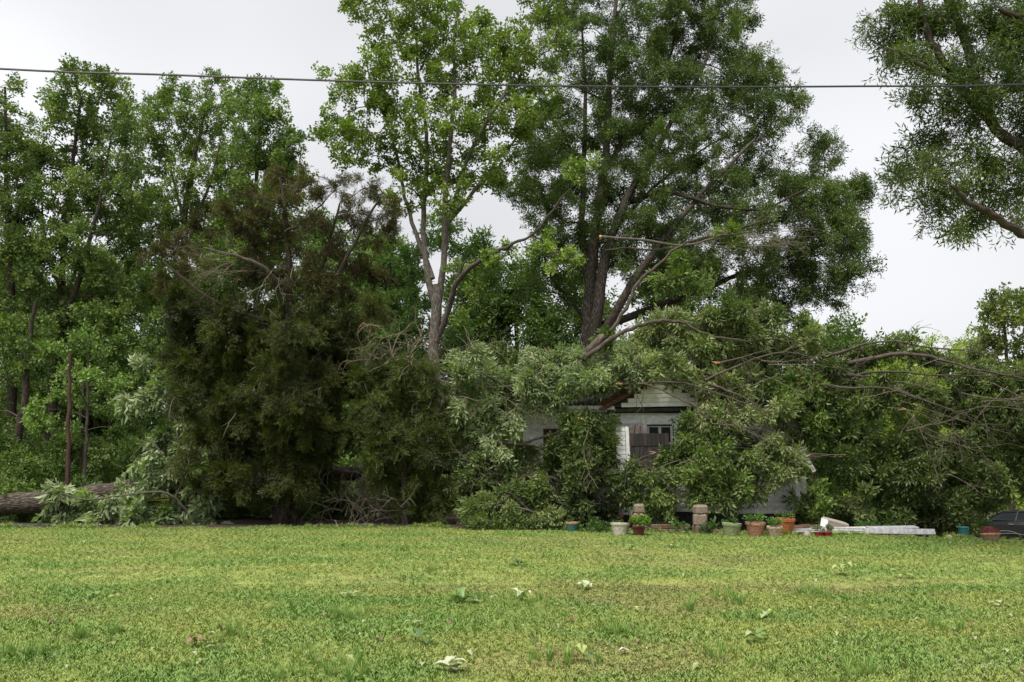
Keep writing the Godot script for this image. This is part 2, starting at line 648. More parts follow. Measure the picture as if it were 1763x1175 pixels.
func terrain() -> void:
	var xs: Array = [-260.0, -160.0, -100.0, -70.0]
	for i in 101:
		xs.append(-50.0 + i * 1.0)
	xs.append_array([70.0, 100.0, 160.0, 260.0])
	var zs: Array = [80.0, 40.0, 20.0]
	for i in 76:
		zs.append(6.0 - i * 1.0)
	zs.append_array([-90.0, -120.0, -180.0, -300.0, -500.0])
	zs.reverse()
	var m := worn(lin(0.022, 0.017, 0.011), lin(0.05, 0.055, 0.02), Vector3(0.35, 0.35, 0.35), 1.0, 1.0)
	struct(part("ground", sheet(xs, zs, 0.0), m, self))
	# the mown lawn lies over it and ends in a ragged edge below the trees
	var mb := Mesher.new()
	var cols := 141
	var rows := 56
	for i in cols:
		var x := -35.0 + i * 0.5
		var far := lawn_edge(x)
		for j in rows:
			var d := lerpf(-12.0, far, float(j) / (rows - 1))
			mb.v.append(Vector3(x, ground_y(x, -d) + 0.05 - (0.09 if j == rows - 1 else 0.0), -d))
			mb.n.append(Vector3.UP)
			mb.uv.append(Vector2(x, d))
			mb.c.append(Color.WHITE)
	for i in cols - 1:
		for j in rows - 1:
			var a := i * rows + j
			mb.ix.append_array(PackedInt32Array([a, a + rows + 1, a + rows, a, a + 1, a + rows + 1]))
	var lm := plain(Color.WHITE, 1.0, 0.2)
	lm.albedo_texture = noise_tex(0.02, [[0.2, lin(0.21, 0.21, 0.075)], [0.5, lin(0.225, 0.285, 0.08)], [0.8, lin(0.27, 0.295, 0.095)]], 5)
	lm.uv1_triplanar = true
	lm.uv1_world_triplanar = true
	lm.uv1_scale = Vector3(0.22, 0.22, 0.22)
	struct(part("lawn", mb, lm, self))
	# bare brown soil and needles under the cedars
	var so := Mesher.new()
	var prof: Array = []
	for i in 41:
		var x := -12.5 + i * 0.33
		prof.append([x, lawn_edge(x) - 0.35 + lump.get_noise_2d(x * 30.0, 3.0) * 0.35])
	for i in 40:
		for j in 10:
			var q: Array = []
			for k: Array in [[0, 0], [0, 1], [1, 1], [1, 0]]:
				var a: Array = prof[i + k[0]]
				var d: float = a[1] + 0.8 * (j + k[1])
				q.append(Vector3(a[0], ground_y(a[0], -d) + (0.03 if j + k[1] == 0 else 0.075), -d))
			so.quad(q[0], q[1], q[2], q[3])
	var sm := worn(lin(0.02, 0.013, 0.009), lin(0.075, 0.045, 0.032), Vector3(1.2, 1.2, 1.2), 1.0, 2.0, 0.03)
	struct(part("soil", so, sm, self))

func grass() -> void:
	rng.seed = 99
	var mb := Mesher.new()
	for i in 30:
		var a := rng.randf() * TAU
		var r := sqrt(rng.randf()) * 0.09
		var p := Vector3(cos(a) * r, -0.01, sin(a) * r)
		var h := rng.randf_range(0.015, 0.042)
		var lean := Vector3(rng.randf_range(-1, 1), 0, rng.randf_range(-1, 1)) * h * 0.7
		var w := Vector3(cos(a * 3.0), 0, sin(a * 3.0)) * rng.randf_range(0.0028, 0.005)
		var b := rng.randf_range(0.85, 1.2)
		var c := Color(b * rng.randf_range(0.9, 1.12), b, b * rng.randf_range(0.85, 1.15))
		var m := p + lean * 0.35 + Vector3.UP * h * 0.6
		mb.tri(p - w, m, p + w, c)
		mb.tri(m - w * 0.8, p + lean + Vector3.UP * h, m + w * 0.8, c)
	for i in mb.n.size():      # blades stand close: they shade as the turf does
		mb.n[i] = (mb.n[i] * (1.0 if mb.n[i].y > 0.0 else -1.0) * 0.5 + Vector3.UP).normalized()
	var tuft := mb.done()
	var xf: Array[Transform3D] = []
	var tint: Array[Color] = []
	var n := 75000
	for i in n:
		var d := sqrt(rng.randf_range(5.2 * 5.2, 25.0 * 25.0))
		if rng.randf() < 0.3:
			d = rng.randf_range(5.2, 12.0)
		var x := rng.randf_range(-0.66, 0.66) * d
		if d > lawn_edge(x) + 0.05 - rng.randf() * 0.3:
			continue
		var y := ground_y(x, -d) + 0.05
		var p1 := lump.get_noise_2d(x * 11.0, d * 11.0)
		var p2 := lump.get_noise_2d(x * 3.5 + 90.0, d * 6.0)
		var p3 := lump.get_noise_2d(x * 45.0, d * 45.0 + 50.0)
		var s := rng.randf_range(0.75, 1.25) * (1.0 + maxf(p1, 0.0) * 0.7) * (1.0 + d * 0.012)
		var p4 := lump.get_noise_2d(x * 2.2 - 40.0, d * 9.0)
		var t := clampf(0.55 + p1 * 0.9 + p4 * 0.55 + p3 * 0.25 + gauss() * 0.06, 0.0, 1.0)
		var c := Color(0.385, 0.435, 0.13).lerp(Color(0.235, 0.375, 0.105), t)
		var dry := clampf((p2 - 0.2) * 2.4 + p3 * 0.4, 0.0, 0.55)
		c = c.lerp(Color(0.40, 0.33, 0.175), dry)
		xf.append(Transform3D(Basis(Vector3.UP, rng.randf() * TAU).scaled(Vector3(s, s * (1.0 - dry * 0.5), s)), Vector3(x, y, -d)))
		tint.append(c)
	var o := scatter(self, "grass", tuft, M.grass, xf, tint)
	o.set_meta("label", "short yellow green lawn grass across the whole foreground")
	# taller darker tufts that the mower missed
	mb = Mesher.new()
	for i in 22:
		var a := rng.randf() * TAU
		var out := Vector3(cos(a), 0, sin(a))
		var p := out * rng.randf() * 0.025
		var h := rng.randf_range(0.06, 0.14)
		var w := Vector3(-sin(a), 0, cos(a)) * rng.randf_range(0.002, 0.0035)
		var b := rng.randf_range(0.75, 1.3)
		var c := Color(b, b, b * 0.9)
		var m1 := p + out * h * 0.15 + Vector3.UP * h * 0.55
		var m2 := p + out * h * 0.45 + Vector3.UP * h * 0.9
		mb.quad(p - w, m1 - w, m1 + w, p + w, c)
		mb.quad(m1 - w, m2 - w * 0.7, m2 + w * 0.7, m1 + w, c)
		mb.tri(m2 - w * 0.7, p + out * h * 0.85 + Vector3.UP * h * 0.92, m2 + w * 0.7, c)
	var tall := mb.done()
	xf = []
	tint = []
	var spots := [[580, 1155, 26], [1040, 1085, 10], [740, 985, 12], [470, 945, 12], [1250, 1035, 14], [800, 1035, 12], [420, 1095, 14], [905, 1040, 16], [600, 1060, 14], [1620, 1080, 10], [700, 950, 8], [960, 1135, 12], [1455, 1150, 12], [1390, 1020, 12], [60, 1130, 14], [1180, 1050, 8], [590, 940, 9], [1240, 1125, 10], [160, 1100, 10]]
	for q: Array in spots:
		var d := EYE * FOCAL / (float(q[1]) - 808.0)
		var c := on(q[0], d, 0.05)
		for i in int(q[2]):
			var p := c + Vector3(gauss(), 0, gauss() * 1.4) * float(q[2]) * 0.02 * rng.randf_range(0.4, 1.3)
			p.y = ground_y(p.x, p.z) + 0.05
			var s := rng.randf_range(0.6, 1.2)
			xf.append(Transform3D(Basis(Vector3.UP, rng.randf() * TAU).scaled(Vector3(s * 0.8, s * 1.15, s * 0.8)), p))
			tint.append(Color(0.14, 0.26, 0.06).lerp(Color(0.27, 0.37, 0.10), rng.randf()))
	for i in 420:      # single taller blades all over
		var d := sqrt(rng.randf_range(30.0, 400.0))
		var x := rng.randf_range(-0.62, 0.62) * d
		if lump.get_noise_2d(x * 7.0 + 30.0, d * 7.0) < 0.05:
			continue
		xf.append(Transform3D(Basis(Vector3.UP, rng.randf() * TAU).scaled(Vector3.ONE * rng.randf_range(0.4, 0.8)), Vector3(x, ground_y(x, -d) + 0.05, -d)))
		tint.append(Color(0.18, 0.30, 0.06).lerp(Color(0.40, 0.42, 0.15), rng.randf()))
	for i in 1500:
		var x := rng.randf_range(-16.0, 14.0)
		var cl := lump.get_noise_2d(x * 14.0, 300.0)
		if cl < rng.randf_range(-0.4, 0.3):
			continue
		var d := lawn_edge(x) - absf(gauss()) * 0.35
		var s := rng.randf_range(0.5, 1.3) * (0.8 + cl)
		xf.append(Transform3D(Basis(Vector3.UP, rng.randf() * TAU).scaled(Vector3(s, s, s)), Vector3(x, ground_y(x, -d) + 0.04, -d)))
		tint.append(Color(0.17, 0.28, 0.06).lerp(Color(0.36, 0.42, 0.12), rng.randf()))
	o = scatter(self, "grass", tall, M.grass, xf, tint)
	o.set_meta("label", "taller dark green grass tufts standing out of the lawn")


# ---------------------------------------------------------------- standing trees
func standing_trees() -> void:
	rng.seed = 202
	var sk: Array = []
	# tall airy broad-leaved tree with four stems
	var t := thing("tall_tree", "tall airy tree with pale forked stems rising behind the dark cedar", "tree", on(745, 33))
	limb(t, "trunk", [[745, 890], [746, 700], [748, 600], [750, 540], [752, 490]], 33, 0.25, 0.19, M.bark_pale, sk, 12)
	limb(t, "limb", [[747, 520], [735, 470], [729, 400, 0.3], [733, 300, 0.5], [733, 230, 0.4], [722, 150], [715, 60], [705, -40]], 33, 0.135, 0.03, M.bark_pale, sk)
	limb(t, "limb", [[755, 520], [765, 430], [766, 340, -0.4], [775, 250, -0.6], [783, 150, -0.4], [780, 80], [790, 0], [795, -60]], 33, 0.14, 0.03, M.bark_pale, sk)
	limb(t, "limb", [[745, 480], [716, 400, 0.6], [697, 340, 1], [680, 260, 1.2], [662, 200, 1], [640, 150, 0.6], [625, 80]], 33, 0.10, 0.02, M.bark_pale, sk)
	limb(t, "limb", [[766, 400], [800, 290, -0.5], [835, 215, -1], [875, 150, -1], [905, 90, -0.6], [920, 20]], 33, 0.10, 0.02, M.bark_pale, sk)
	limb(t, "limb", [[766, 392], [820, 325, 0.6], [870, 260, 1], [915, 210, 1.2], [955, 185, 1]], 33, 0.09, 0.02, M.bark_pale, sk)
	limb(t, "limb", [[733, 260], [700, 215, -0.6], [685, 190, -0.8], [670, 120, -0.6]], 33, 0.06, 0.02, M.bark, sk, 6)
	limb(t, "limb", [[724, 120], [745, 75, 0.5], [760, 55, 0.8]], 33, 0.05, 0.02, M.bark, sk, 6)
	limb(t, "limb", [[748, 600], [773, 530, -0.5], [790, 482, -1], [838, 442, -1.6], [885, 420, -2], [918, 402, -2.2], [965, 345, -2.6], [1008, 300, -3]], 33, 0.12, 0.02, M.bark, sk)
	limb(t, "limb", [[790, 484, -1], [795, 460, -1.2], [812, 440, -1.4]], 33, 0.05, 0.02, M.bark, sk, 6)
	crown(t, "crown", S.broad, strewn([[600, -50], [830, -50], [835, 40], [868, 75], [905, 40], [920, -50], [975, -50], [960, 60], [945, 200], [890, 250], [900, 310], [850, 325], [800, 300], [790, 400], [740, 330], [690, 350], [640, 290], [575, 270], [565, 190], [570, 140], [605, 100], [615, 40]], 130, 13, 34, 0.95),
		33, sk, {"k": 21.0, "dz": 1.8, "c0": Color(0.05, 0.10, 0.018), "c1": Color(0.14, 0.225, 0.04), "size": 0.85, "jit": 0.3, "bark": M.twig})
	crown(t, "crown", S.broad, [[1010, 300, 22, -3], [985, 285, 14, -3], [900, 425, 34, -2], [860, 440, 28, -2], [935, 415, 26, -2], [955, 440, 24, -2.4], [840, 470, 24, -1.5], [985, 438, 18, -2.6], [815, 500, 20, -1], [800, 545, 18, -0.5], [790, 470, 18]],
		33, sk, {"k": 13.0, "dz": 0.6, "c0": Color(0.07, 0.14, 0.025), "c1": Color(0.18, 0.29, 0.06), "size": 0.75, "jit": 0.22})
	# big dark oak behind the house
	sk = []
	t = thing("oak_tree", "broad dark green oak with several stems standing behind the house", "tree", on(1015, 38))
	limb(t, "trunk", [[1014, 880], [1014, 700], [1012, 600], [1014, 540], [1018, 470], [1024, 400], [1035, 330], [1045, 250], [1050, 150], [1058, 30], [1062, -60]], 38, 0.38, 0.06, M.bark, sk, 12)
	limb(t, "limb", [[1018, 620], [1028, 540, -0.6], [1040, 450, -0.8], [1060, 390, -0.8], [1085, 330, -0.6], [1115, 285], [1160, 205], [1205, 130], [1230, 60]], 38, 0.27, 0.05, M.bark, sk, 10)
	limb(t, "limb", [[1022, 615], [1055, 545, -1.2], [1095, 480, -1.8], [1150, 400, -2], [1230, 310, -2], [1300, 240, -1.5]], 38, 0.24, 0.05, M.bark, sk, 10)
	limb(t, "limb", [[1015, 480], [1002, 400, 0.8], [1005, 300, 1.2], [1008, 150, 1.2], [1000, 20, 1]], 38, 0.2, 0.04, M.bark, sk)
	limb(t, "limb", [[1040, 560], [1130, 530, 1], [1230, 490, 1.5], [1340, 450, 1.5], [1420, 420, 1]], 38, 0.2, 0.04, M.bark_dark, sk)
	limb(t, "limb", [[1080, 350], [1140, 330, -1.6], [1220, 350, -2.4], [1310, 360, -2.6], [1400, 320, -2]], 38, 0.12, 0.03, M.bark_dark, sk)
	limb(t, "limb", [[1010, 560], [985, 520, 0.6], [950, 480, 1], [930, 420, 1]], 38, 0.1, 0.03, M.bark_dark, sk)
	limb(t, "limb", [[1045, 290], [1100, 200, 1], [1150, 110, 1.4], [1170, 20, 1.4]], 38, 0.13, 0.03, M.bark_dark, sk)
	limb(t, "limb", [[1060, 390, -0.8], [1120, 330, 0.5], [1190, 270, 1], [1260, 230, 1.2]], 38, 0.1, 0.025, M.bark_dark, sk, 7)
	limb(t, "limb", [[1095, 480, -1.8], [1190, 420, -1], [1290, 390, -0.4], [1380, 380]], 38, 0.11, 0.025, M.bark_dark, sk, 7)
	limb(t, "limb", [[1005, 300, 1.2], [970, 230, 1.4], [950, 160, 1.4]], 38, 0.08, 0.025, M.bark_dark, sk, 7)
	crown(t, "crown", S.oak, strewn([[960, -50], [985, 40], [1010, -50], [1230, -50], [1290, 25], [1300, 90], [1345, 140], [1368, 180], [1350, 215], [1330, 230], [1350, 265], [1418, 248], [1420, 290], [1440, 320], [1495, 325], [1475, 350], [1490, 400], [1482, 460], [1470, 495], [1420, 515], [1385, 535], [1330, 545], [1270, 520], [1190, 500], [1100, 470], [1010, 460], [930, 450], [925, 380], [885, 320], [905, 290], [890, 250], [930, 180]], 270, 15, 40, 0.8),
		38, sk, {"k": 30.0, "dz": 2.6, "c0": Color(0.024, 0.052, 0.014), "c1": Color(0.082, 0.14, 0.032), "bark": M.twig_dark, "jit": 0.34, "size": 0.9})
	crown(t, "crown", S.oak, [[1475, 395, 14], [1480, 325, 10], [1488, 335, 8], [1415, 250, 12], [1365, 175, 14], [1290, 30, 14], [1490, 465, 10], [940, 480, 26], [905, 500, 22], [965, 510, 24]],
		38, sk, {"k": 24.0, "dz": 1.0, "c0": Color(0.024, 0.052, 0.014), "c1": Color(0.082, 0.14, 0.032), "bark": M.twig_dark})
	# the row of tall trees on the left
	sk = []
	t = thing("leafy_tree", "tall dark leafy tree cut by the left edge of the photo", "tree", on(12, 36))
	limb(t, "trunk", [[18, 880], [20, 700], [18, 500], [12, 350], [8, 150]], 36, 0.24, 0.05, M.bark_dark, sk)
	limb(t, "limb", [[20, 600], [-20, 500, 1], [-40, 380, 1.4]], 36, 0.1, 0.03, M.bark_dark, sk)
	crown(t, "crown", S.broad, strewn([[-80, 300], [-30, 200], [0, 140], [20, 150], [25, 210], [45, 215], [60, 300], [55, 600], [-80, 600]], 70, 15, 34, 0.85),
		36, sk, {"k": 20.0, "jit": 0.32, "size": 0.85, "c0": Color(0.03, 0.068, 0.02), "c1": Color(0.115, 0.18, 0.05), "dz": 1.6})
	sk = []
	t = thing("leafy_tree", "tallest dark leafy tree of the left row, its top touching the cable", "tree", on(82, 36))
	limb(t, "trunk", [[80, 880], [86, 750], [93, 620], [108, 450], [122, 300], [140, 170]], 36, 0.26, 0.05, M.bark_dark, sk)
	limb(t, "limb", [[95, 600], [120, 530, -0.8], [150, 430, -1.2], [175, 330, -1.2], [195, 220, -0.6]], 36, 0.16, 0.03, M.bark_dark, sk)
	limb(t, "limb", [[104, 500], [80, 430, 0.6], [70, 330, 1]], 36, 0.1, 0.03, M.bark_dark, sk)
	crown(t, "crown", S.broad, strewn([[50, 300], [62, 250], [75, 200], [88, 175], [100, 130], [150, 118], [185, 130], [222, 165], [228, 250], [240, 330], [232, 440], [205, 560], [60, 600], [45, 420]], 95, 15, 34, 0.85),
		36, sk, {"k": 21.0, "jit": 0.32, "size": 0.85, "c0": Color(0.03, 0.07, 0.02), "c1": Color(0.118, 0.188, 0.05), "dz": 1.6})
	sk = []
	t = thing("leafy_tree", "bright green open tree with a pale fork, third in the left row", "tree", on(318, 41))
	limb(t, "trunk", [[322, 860], [320, 650], [318, 480], [320, 350], [340, 250], [352, 190]], 41, 0.26, 0.05, M.bark, sk)
	limb(t, "limb", [[318, 380], [300, 320, 1], [285, 240, 1.4]], 41, 0.11, 0.03, M.bark, sk)
	limb(t, "limb", [[320, 400], [355, 330, -1], [378, 250, -1.4]], 41, 0.1, 0.03, M.bark, sk)
	crown(t, "crown", S.mixed, strewn([[225, 230], [240, 190], [265, 150], [305, 150], [318, 165], [340, 140], [375, 150], [400, 140], [412, 240], [405, 330], [395, 400], [400, 470], [300, 520], [225, 500], [215, 380]], 85, 14, 32, 0.9),
		41, sk, {"k": 19.0, "c0": Color(0.045, 0.095, 0.02), "c1": Color(0.135, 0.22, 0.05), "dz": 1.6, "size": 1.0, "jit": 0.34})
	sk = []
	t = thing("leafy_tree", "slim pointed leafy tree just left of the cedar top", "tree", on(448, 38))
	limb(t, "trunk", [[450, 870], [446, 650], [440, 450], [442, 300], [452, 170]], 38, 0.2, 0.04, M.bark, sk)
	crown(t, "crown", S.broad, strewn([[408, 260], [420, 190], [432, 140], [452, 132], [480, 140], [490, 200], [512, 260], [520, 330], [500, 420], [460, 500], [390, 500], [392, 340]], 70, 13, 32, 0.85),
		38, sk, {"k": 24.0, "jit": 0.32, "size": 0.85, "c0": Color(0.033, 0.08, 0.02), "c1": Color(0.11, 0.185, 0.045), "dz": 1.4})
	# lighter trees filling the gap right of the cedar
	sk = []
	t = thing("young_tree", "light green bushy young tree between the cedar and the pale forked stems", "tree", on(672, 38))
	limb(t, "trunk", [[668, 870], [672, 700], [668, 560], [672, 440]], 38, 0.12, 0.03, M.bark, sk)
	crown(t, "crown", S.mixed, [[672, 440, 34], [645, 480, 36], [695, 480, 34], [720, 450, 26], [620, 520, 30], [665, 525, 36], [710, 530, 30], [640, 570, 32], [690, 580, 36], [725, 570, 26], [660, 620, 34], [715, 620, 30], [790, 600, 26], [775, 560, 22], [740, 400, 22], [770, 425, 20], [800, 440, 24], [830, 425, 20], [775, 385, 18], [810, 480, 26], [850, 470, 24]],
		38, sk, {"k": 32.0, "c0": Color(0.045, 0.11, 0.03), "c1": Color(0.14, 0.25, 0.075), "dz": 1.4})
	# understorey on the left, nearer than the row
	sk = []
	t = thing("maple_sapling", "spreading light green maple sapling beside the rusty brown snag", "sapling", on(150, 30))
	limb(t, "trunk", [[141, 890], [146, 800], [150, 720], [152, 640], [156, 580]], 30, 0.07, 0.025, M.bark, sk, 7)
	limb(t, "limb", [[150, 700], [128, 660, -0.5], [96, 640, -0.8]], 30, 0.03, 0.012, M.bark, sk, 5)
	limb(t, "limb", [[152, 660], [175, 620, 0.5], [190, 590, 0.6]], 30, 0.03, 0.012, M.bark, sk, 5)
	crown(t, "crown", S.broad, [[120, 590, 22], [155, 580, 24], [175, 605, 20], [100, 640, 20], [150, 640, 20], [70, 705, 20], [95, 690, 20], [60, 735, 14], [110, 735, 16], [190, 660, 18], [205, 700, 18], [165, 700, 16]],
		30, sk, {"k": 24.0, "c0": Color(0.055, 0.12, 0.03), "c1": Color(0.13, 0.23, 0.06), "dz": 0.7, "size": 0.8, "up": -0.1, "flat": 0.6})
	for q: Array in [
		["bent_tree", "crooked dark stemmed small tree bending left behind the fallen trunk", [[150, 880], [148, 810], [138, 760], [140, 700], [150, 640], [165, 560]], 34, 0.13, [[165, 560, 34], [190, 590, 34], [210, 630, 30], [180, 660, 26], [150, 610, 26], [225, 680, 26], [200, 740, 26]]],
		["forked_tree", "dark double trunked tree at the far left behind the snag", [[20, 880], [24, 780], [40, 700], [48, 600], [60, 520]], 33, 0.2, [[50, 560, 36], [20, 600, 34], [70, 610, 30], [0, 650, 34], [40, 650, 26], [-20, 720, 34], [25, 760, 24], [90, 770, 24]]],
		["slim_tree", "slender straight tree between the bent tree and the cedar", [[185, 880], [186, 760], [192, 660], [200, 560], [210, 450]], 37, 0.09, [[215, 470, 28], [200, 520, 30], [235, 540, 28], [250, 600, 30], [215, 600, 26], [260, 660, 28], [235, 730, 26], [270, 780, 26]]],
		["dim_tree", "shaded bushy tree directly behind the left side of the cedar", [[290, 880], [292, 760], [296, 640], [300, 540]], 35, 0.12, [[300, 560, 36], [270, 620, 36], [320, 640, 34], [290, 700, 34], [330, 740, 32], [260, 760, 24], [300, 800, 26]]],
	]:
		sk = []
		var p: Array = q[2]
		t = thing(q[0], q[1], "tree", on(p[0][0], q[3]))
		limb(t, "trunk", p, q[3], q[4], q[4] * 0.3, M.bark_dark, sk)
		crown(t, "crown", S.broad, q[5], q[3], sk, {"k": 22.0, "jit": 0.3, "size": 0.85, "c0": Color(0.025, 0.06, 0.015), "c1": Color(0.1, 0.175, 0.042), "dz": 1.2})
	# trees farther back: what closes the view under the crowns
	for q: Array in [
		["far_tree", "dim far tree behind the left row at the frame edge", 30, 52, 430, 75, 11],
		["far_tree", "dim far tree behind the crooked small tree", 150, 54, 440, 75, 12],
		["far_tree", "dim far tree seen through the open bright tree", 270, 56, 470, 75, 13],
		["far_tree", "dim far tree behind the broken top of the cedar", 400, 52, 400, 80, 14],
		["far_tree", "dim far tree behind the middle of the cedar", 540, 54, 380, 80, 15],
		["far_tree", "dim far tree just left of the pale forked stems", 640, 52, 400, 70, 16],
		["far_tree", "dark thin stemmed tree in the gap left of the oak trunk", 890, 50, 440, 80, 17],
		["far_tree", "dark far tree right beside the pale forked stems", 815, 54, 460, 65, 18],
		["far_tree", "dark far tree just right of the oak trunk", 1165, 52, 440, 80, 19],
		["far_tree", "far tree low behind the oak's right boughs", 1290, 56, 500, 70, 20],
		["far_tree", "low round tree top peeping over the wreck right of the oak", 1440, 48, 562, 42, 21],
		["far_tree", "dark far tree directly behind the oak trunk", 990, 55, 470, 75, 22],
	]:
		rng.seed = 900 + int(q[6])
		sk = []
		var px: float = q[2]
		var d: float = q[3]
		var top: float = q[4]
		var w: float = q[5]
		t = thing(q[0], q[1], "tree", on(px, d))
		limb(t, "trunk", [[px, 860], [px + rng.randf_range(-8, 8), 700], [px + rng.randf_range(-14, 14), lerpf(700, top, 0.6)], [px, top + 15]], d, 0.22, 0.04, M.bark_dark, sk, 7)
		if rng.randf() < 0.8:
			limb(t, "limb", [[px, 700], [px + w * 0.35, 620, 0.5], [px + w * 0.5, lerpf(620, top, 0.6), 1]], d, 0.1, 0.03, M.bark_dark, sk, 6)
		var cl: Array = []
		var y := top + 22.0
		while y < 840.0:
			var f := clampf((y - top) / 120.0, 0.35, 1.0)
			for k in 3:
				cl.append([px + rng.randf_range(-w, w) * f, y + rng.randf_range(-14, 14), rng.randf_range(22, 36) * (0.7 + 0.3 * f)])
			y += 34.0
		crown(t, "crown", S.far, cl, d, sk, {"k": 13.0, "c0": Color(0.028, 0.065, 0.016), "c1": Color(0.08, 0.145, 0.035), "dz": 3.0, "per": 5.0, "jit": 0.5, "bark": M.twig_dark})
	# right edge: a thin tree, bright far crowns
	rng.seed = 77
	sk = []
	t = thing("slender_tree", "olive green thin crowned tree at the right edge above the car", "tree", on(1740, 44))
	limb(t, "trunk", [[1742, 960], [1740, 760], [1735, 640], [1730, 540], [1728, 500]], 44, 0.16, 0.03, M.bark_dark, sk)
	limb(t, "limb", [[1738, 660], [1715, 610, 0.5], [1700, 560, 0.5]], 44, 0.06, 0.02, M.bark_dark, sk, 6)
	limb(t, "limb", [[1738, 680], [1770, 600, 0.5], [1780, 520, 0.5]], 44, 0.08, 0.02, M.bark_dark, sk, 6)
	crown(t, "crown", S.broad, [[1728, 515, 18], [1755, 520, 20], [1710, 545, 22], [1745, 555, 24], [1775, 550, 24], [1700, 575, 20], [1728, 590, 22], [1765, 600, 26], [1695, 610, 20], [1720, 635, 22], [1755, 650, 24], [1790, 620, 30], [1690, 640, 16], [1780, 680, 26]],
		44, sk, {"k": 22.0, "c0": Color(0.055, 0.10, 0.025), "c1": Color(0.15, 0.21, 0.06), "dz": 1.4})
	for q: Array in [["bright_tree", "bright yellow green far crown left of the olive tree", 1650, 70, 600, 55], ["bright_tree", "bright far crown low behind the bare fallen limbs", 1575, 74, 612, 55], ["bright_tree", "far crown behind the wreck beside the low round tree top", 1500, 72, 610, 50], ["bright_tree", "far green crown behind the parked car", 1720, 66, 690, 60], ["bright_tree", "far green crown beyond the right frame edge", 1810, 66, 660, 60]]:
		sk = []
		var px: float = q[2]
		t = thing(q[0], q[1], "tree", on(px, q[3]))
		limb(t, "trunk", [[px, 880], [px + 4, 760], [px, float(q[4]) + 20]], q[3], 0.2, 0.04, M.bark_dark, sk, 6)
		var cl: Array = []
		var y: float = q[4] + 18.0
		while y < 900.0:
			for k in 3:
				cl.append([px + rng.randf_range(-1, 1) * float(q[5]) * clampf((y - q[4]) / 60.0, 0.4, 1.0), y + rng.randf_range(-10, 10), rng.randf_range(18, 28)])
			y += 26.0
		crown(t, "crown", S.far, cl, q[3], sk, {"k": 9.0, "c0": Color(0.09, 0.17, 0.03), "c1": Color(0.22, 0.32, 0.06), "dz": 3.0, "per": 5.0, "jit": 0.6, "size": 1.2})
	# low bushes and saplings along the wood's edge
	rng.seed = 31
	var und: Array = []
	for i in 70:
		und.append([rng.randf_range(-60, 480), rng.randf_range(770, 850), rng.randf_range(14, 26), rng.randf_range(-2, 6)])
	for i in 60:
		und.append([rng.randf_range(540, 1000), rng.randf_range(640, 860), rng.randf_range(16, 30), rng.randf_range(2, 12)])
	for i in 60:
		und.append([rng.randf_range(180, 900), rng.randf_range(800, 872), rng.randf_range(16, 26), rng.randf_range(-3, 4)])
	for i in 80:
		und.append([rng.randf_range(-80, 720), rng.randf_range(858, 893), rng.randf_range(11, 20), rng.randf_range(-5.6, -4.4)])
	for i in 24:
		und.append([rng.randf_range(1380, 1680), rng.randf_range(860, 905), rng.randf_range(14, 24), rng.randf_range(-8.5, -6.5)])
	var u := Node3D.new()
	u.name = "undergrowth"
	add_child(u, true)
	u.set_meta("kind", "stuff")
	u.set_meta("label", "shaded green undergrowth along the edge of the wood")
	crown(u, "foliage", S.mixed, und, 33, [], {"k": 26.0, "c0": Color(0.035, 0.075, 0.02), "c1": Color(0.11, 0.19, 0.048), "dz": 1.0, "twig": 0.0})
	# a distant belt of wood that closes the horizon
	und = []
	for i in 260:
		und.append([rng.randf_range(-500, 2300), rng.randf_range(690, 830), rng.randf_range(26, 44), rng.randf_range(-4, 16)])
	u = Node3D.new()
	u.name = "woods"
	add_child(u, true)
	u.set_meta("kind", "stuff")
	u.set_meta("label", "distant belt of woodland closing the view behind everything")
	crown(u, "foliage", S.far, und, 88, [], {"k": 7.0, "c0": Color(0.05, 0.10, 0.025), "c1": Color(0.14, 0.22, 0.06), "dz": 3.0, "twig": 0.0, "size": 1.7, "jit": 0.7})


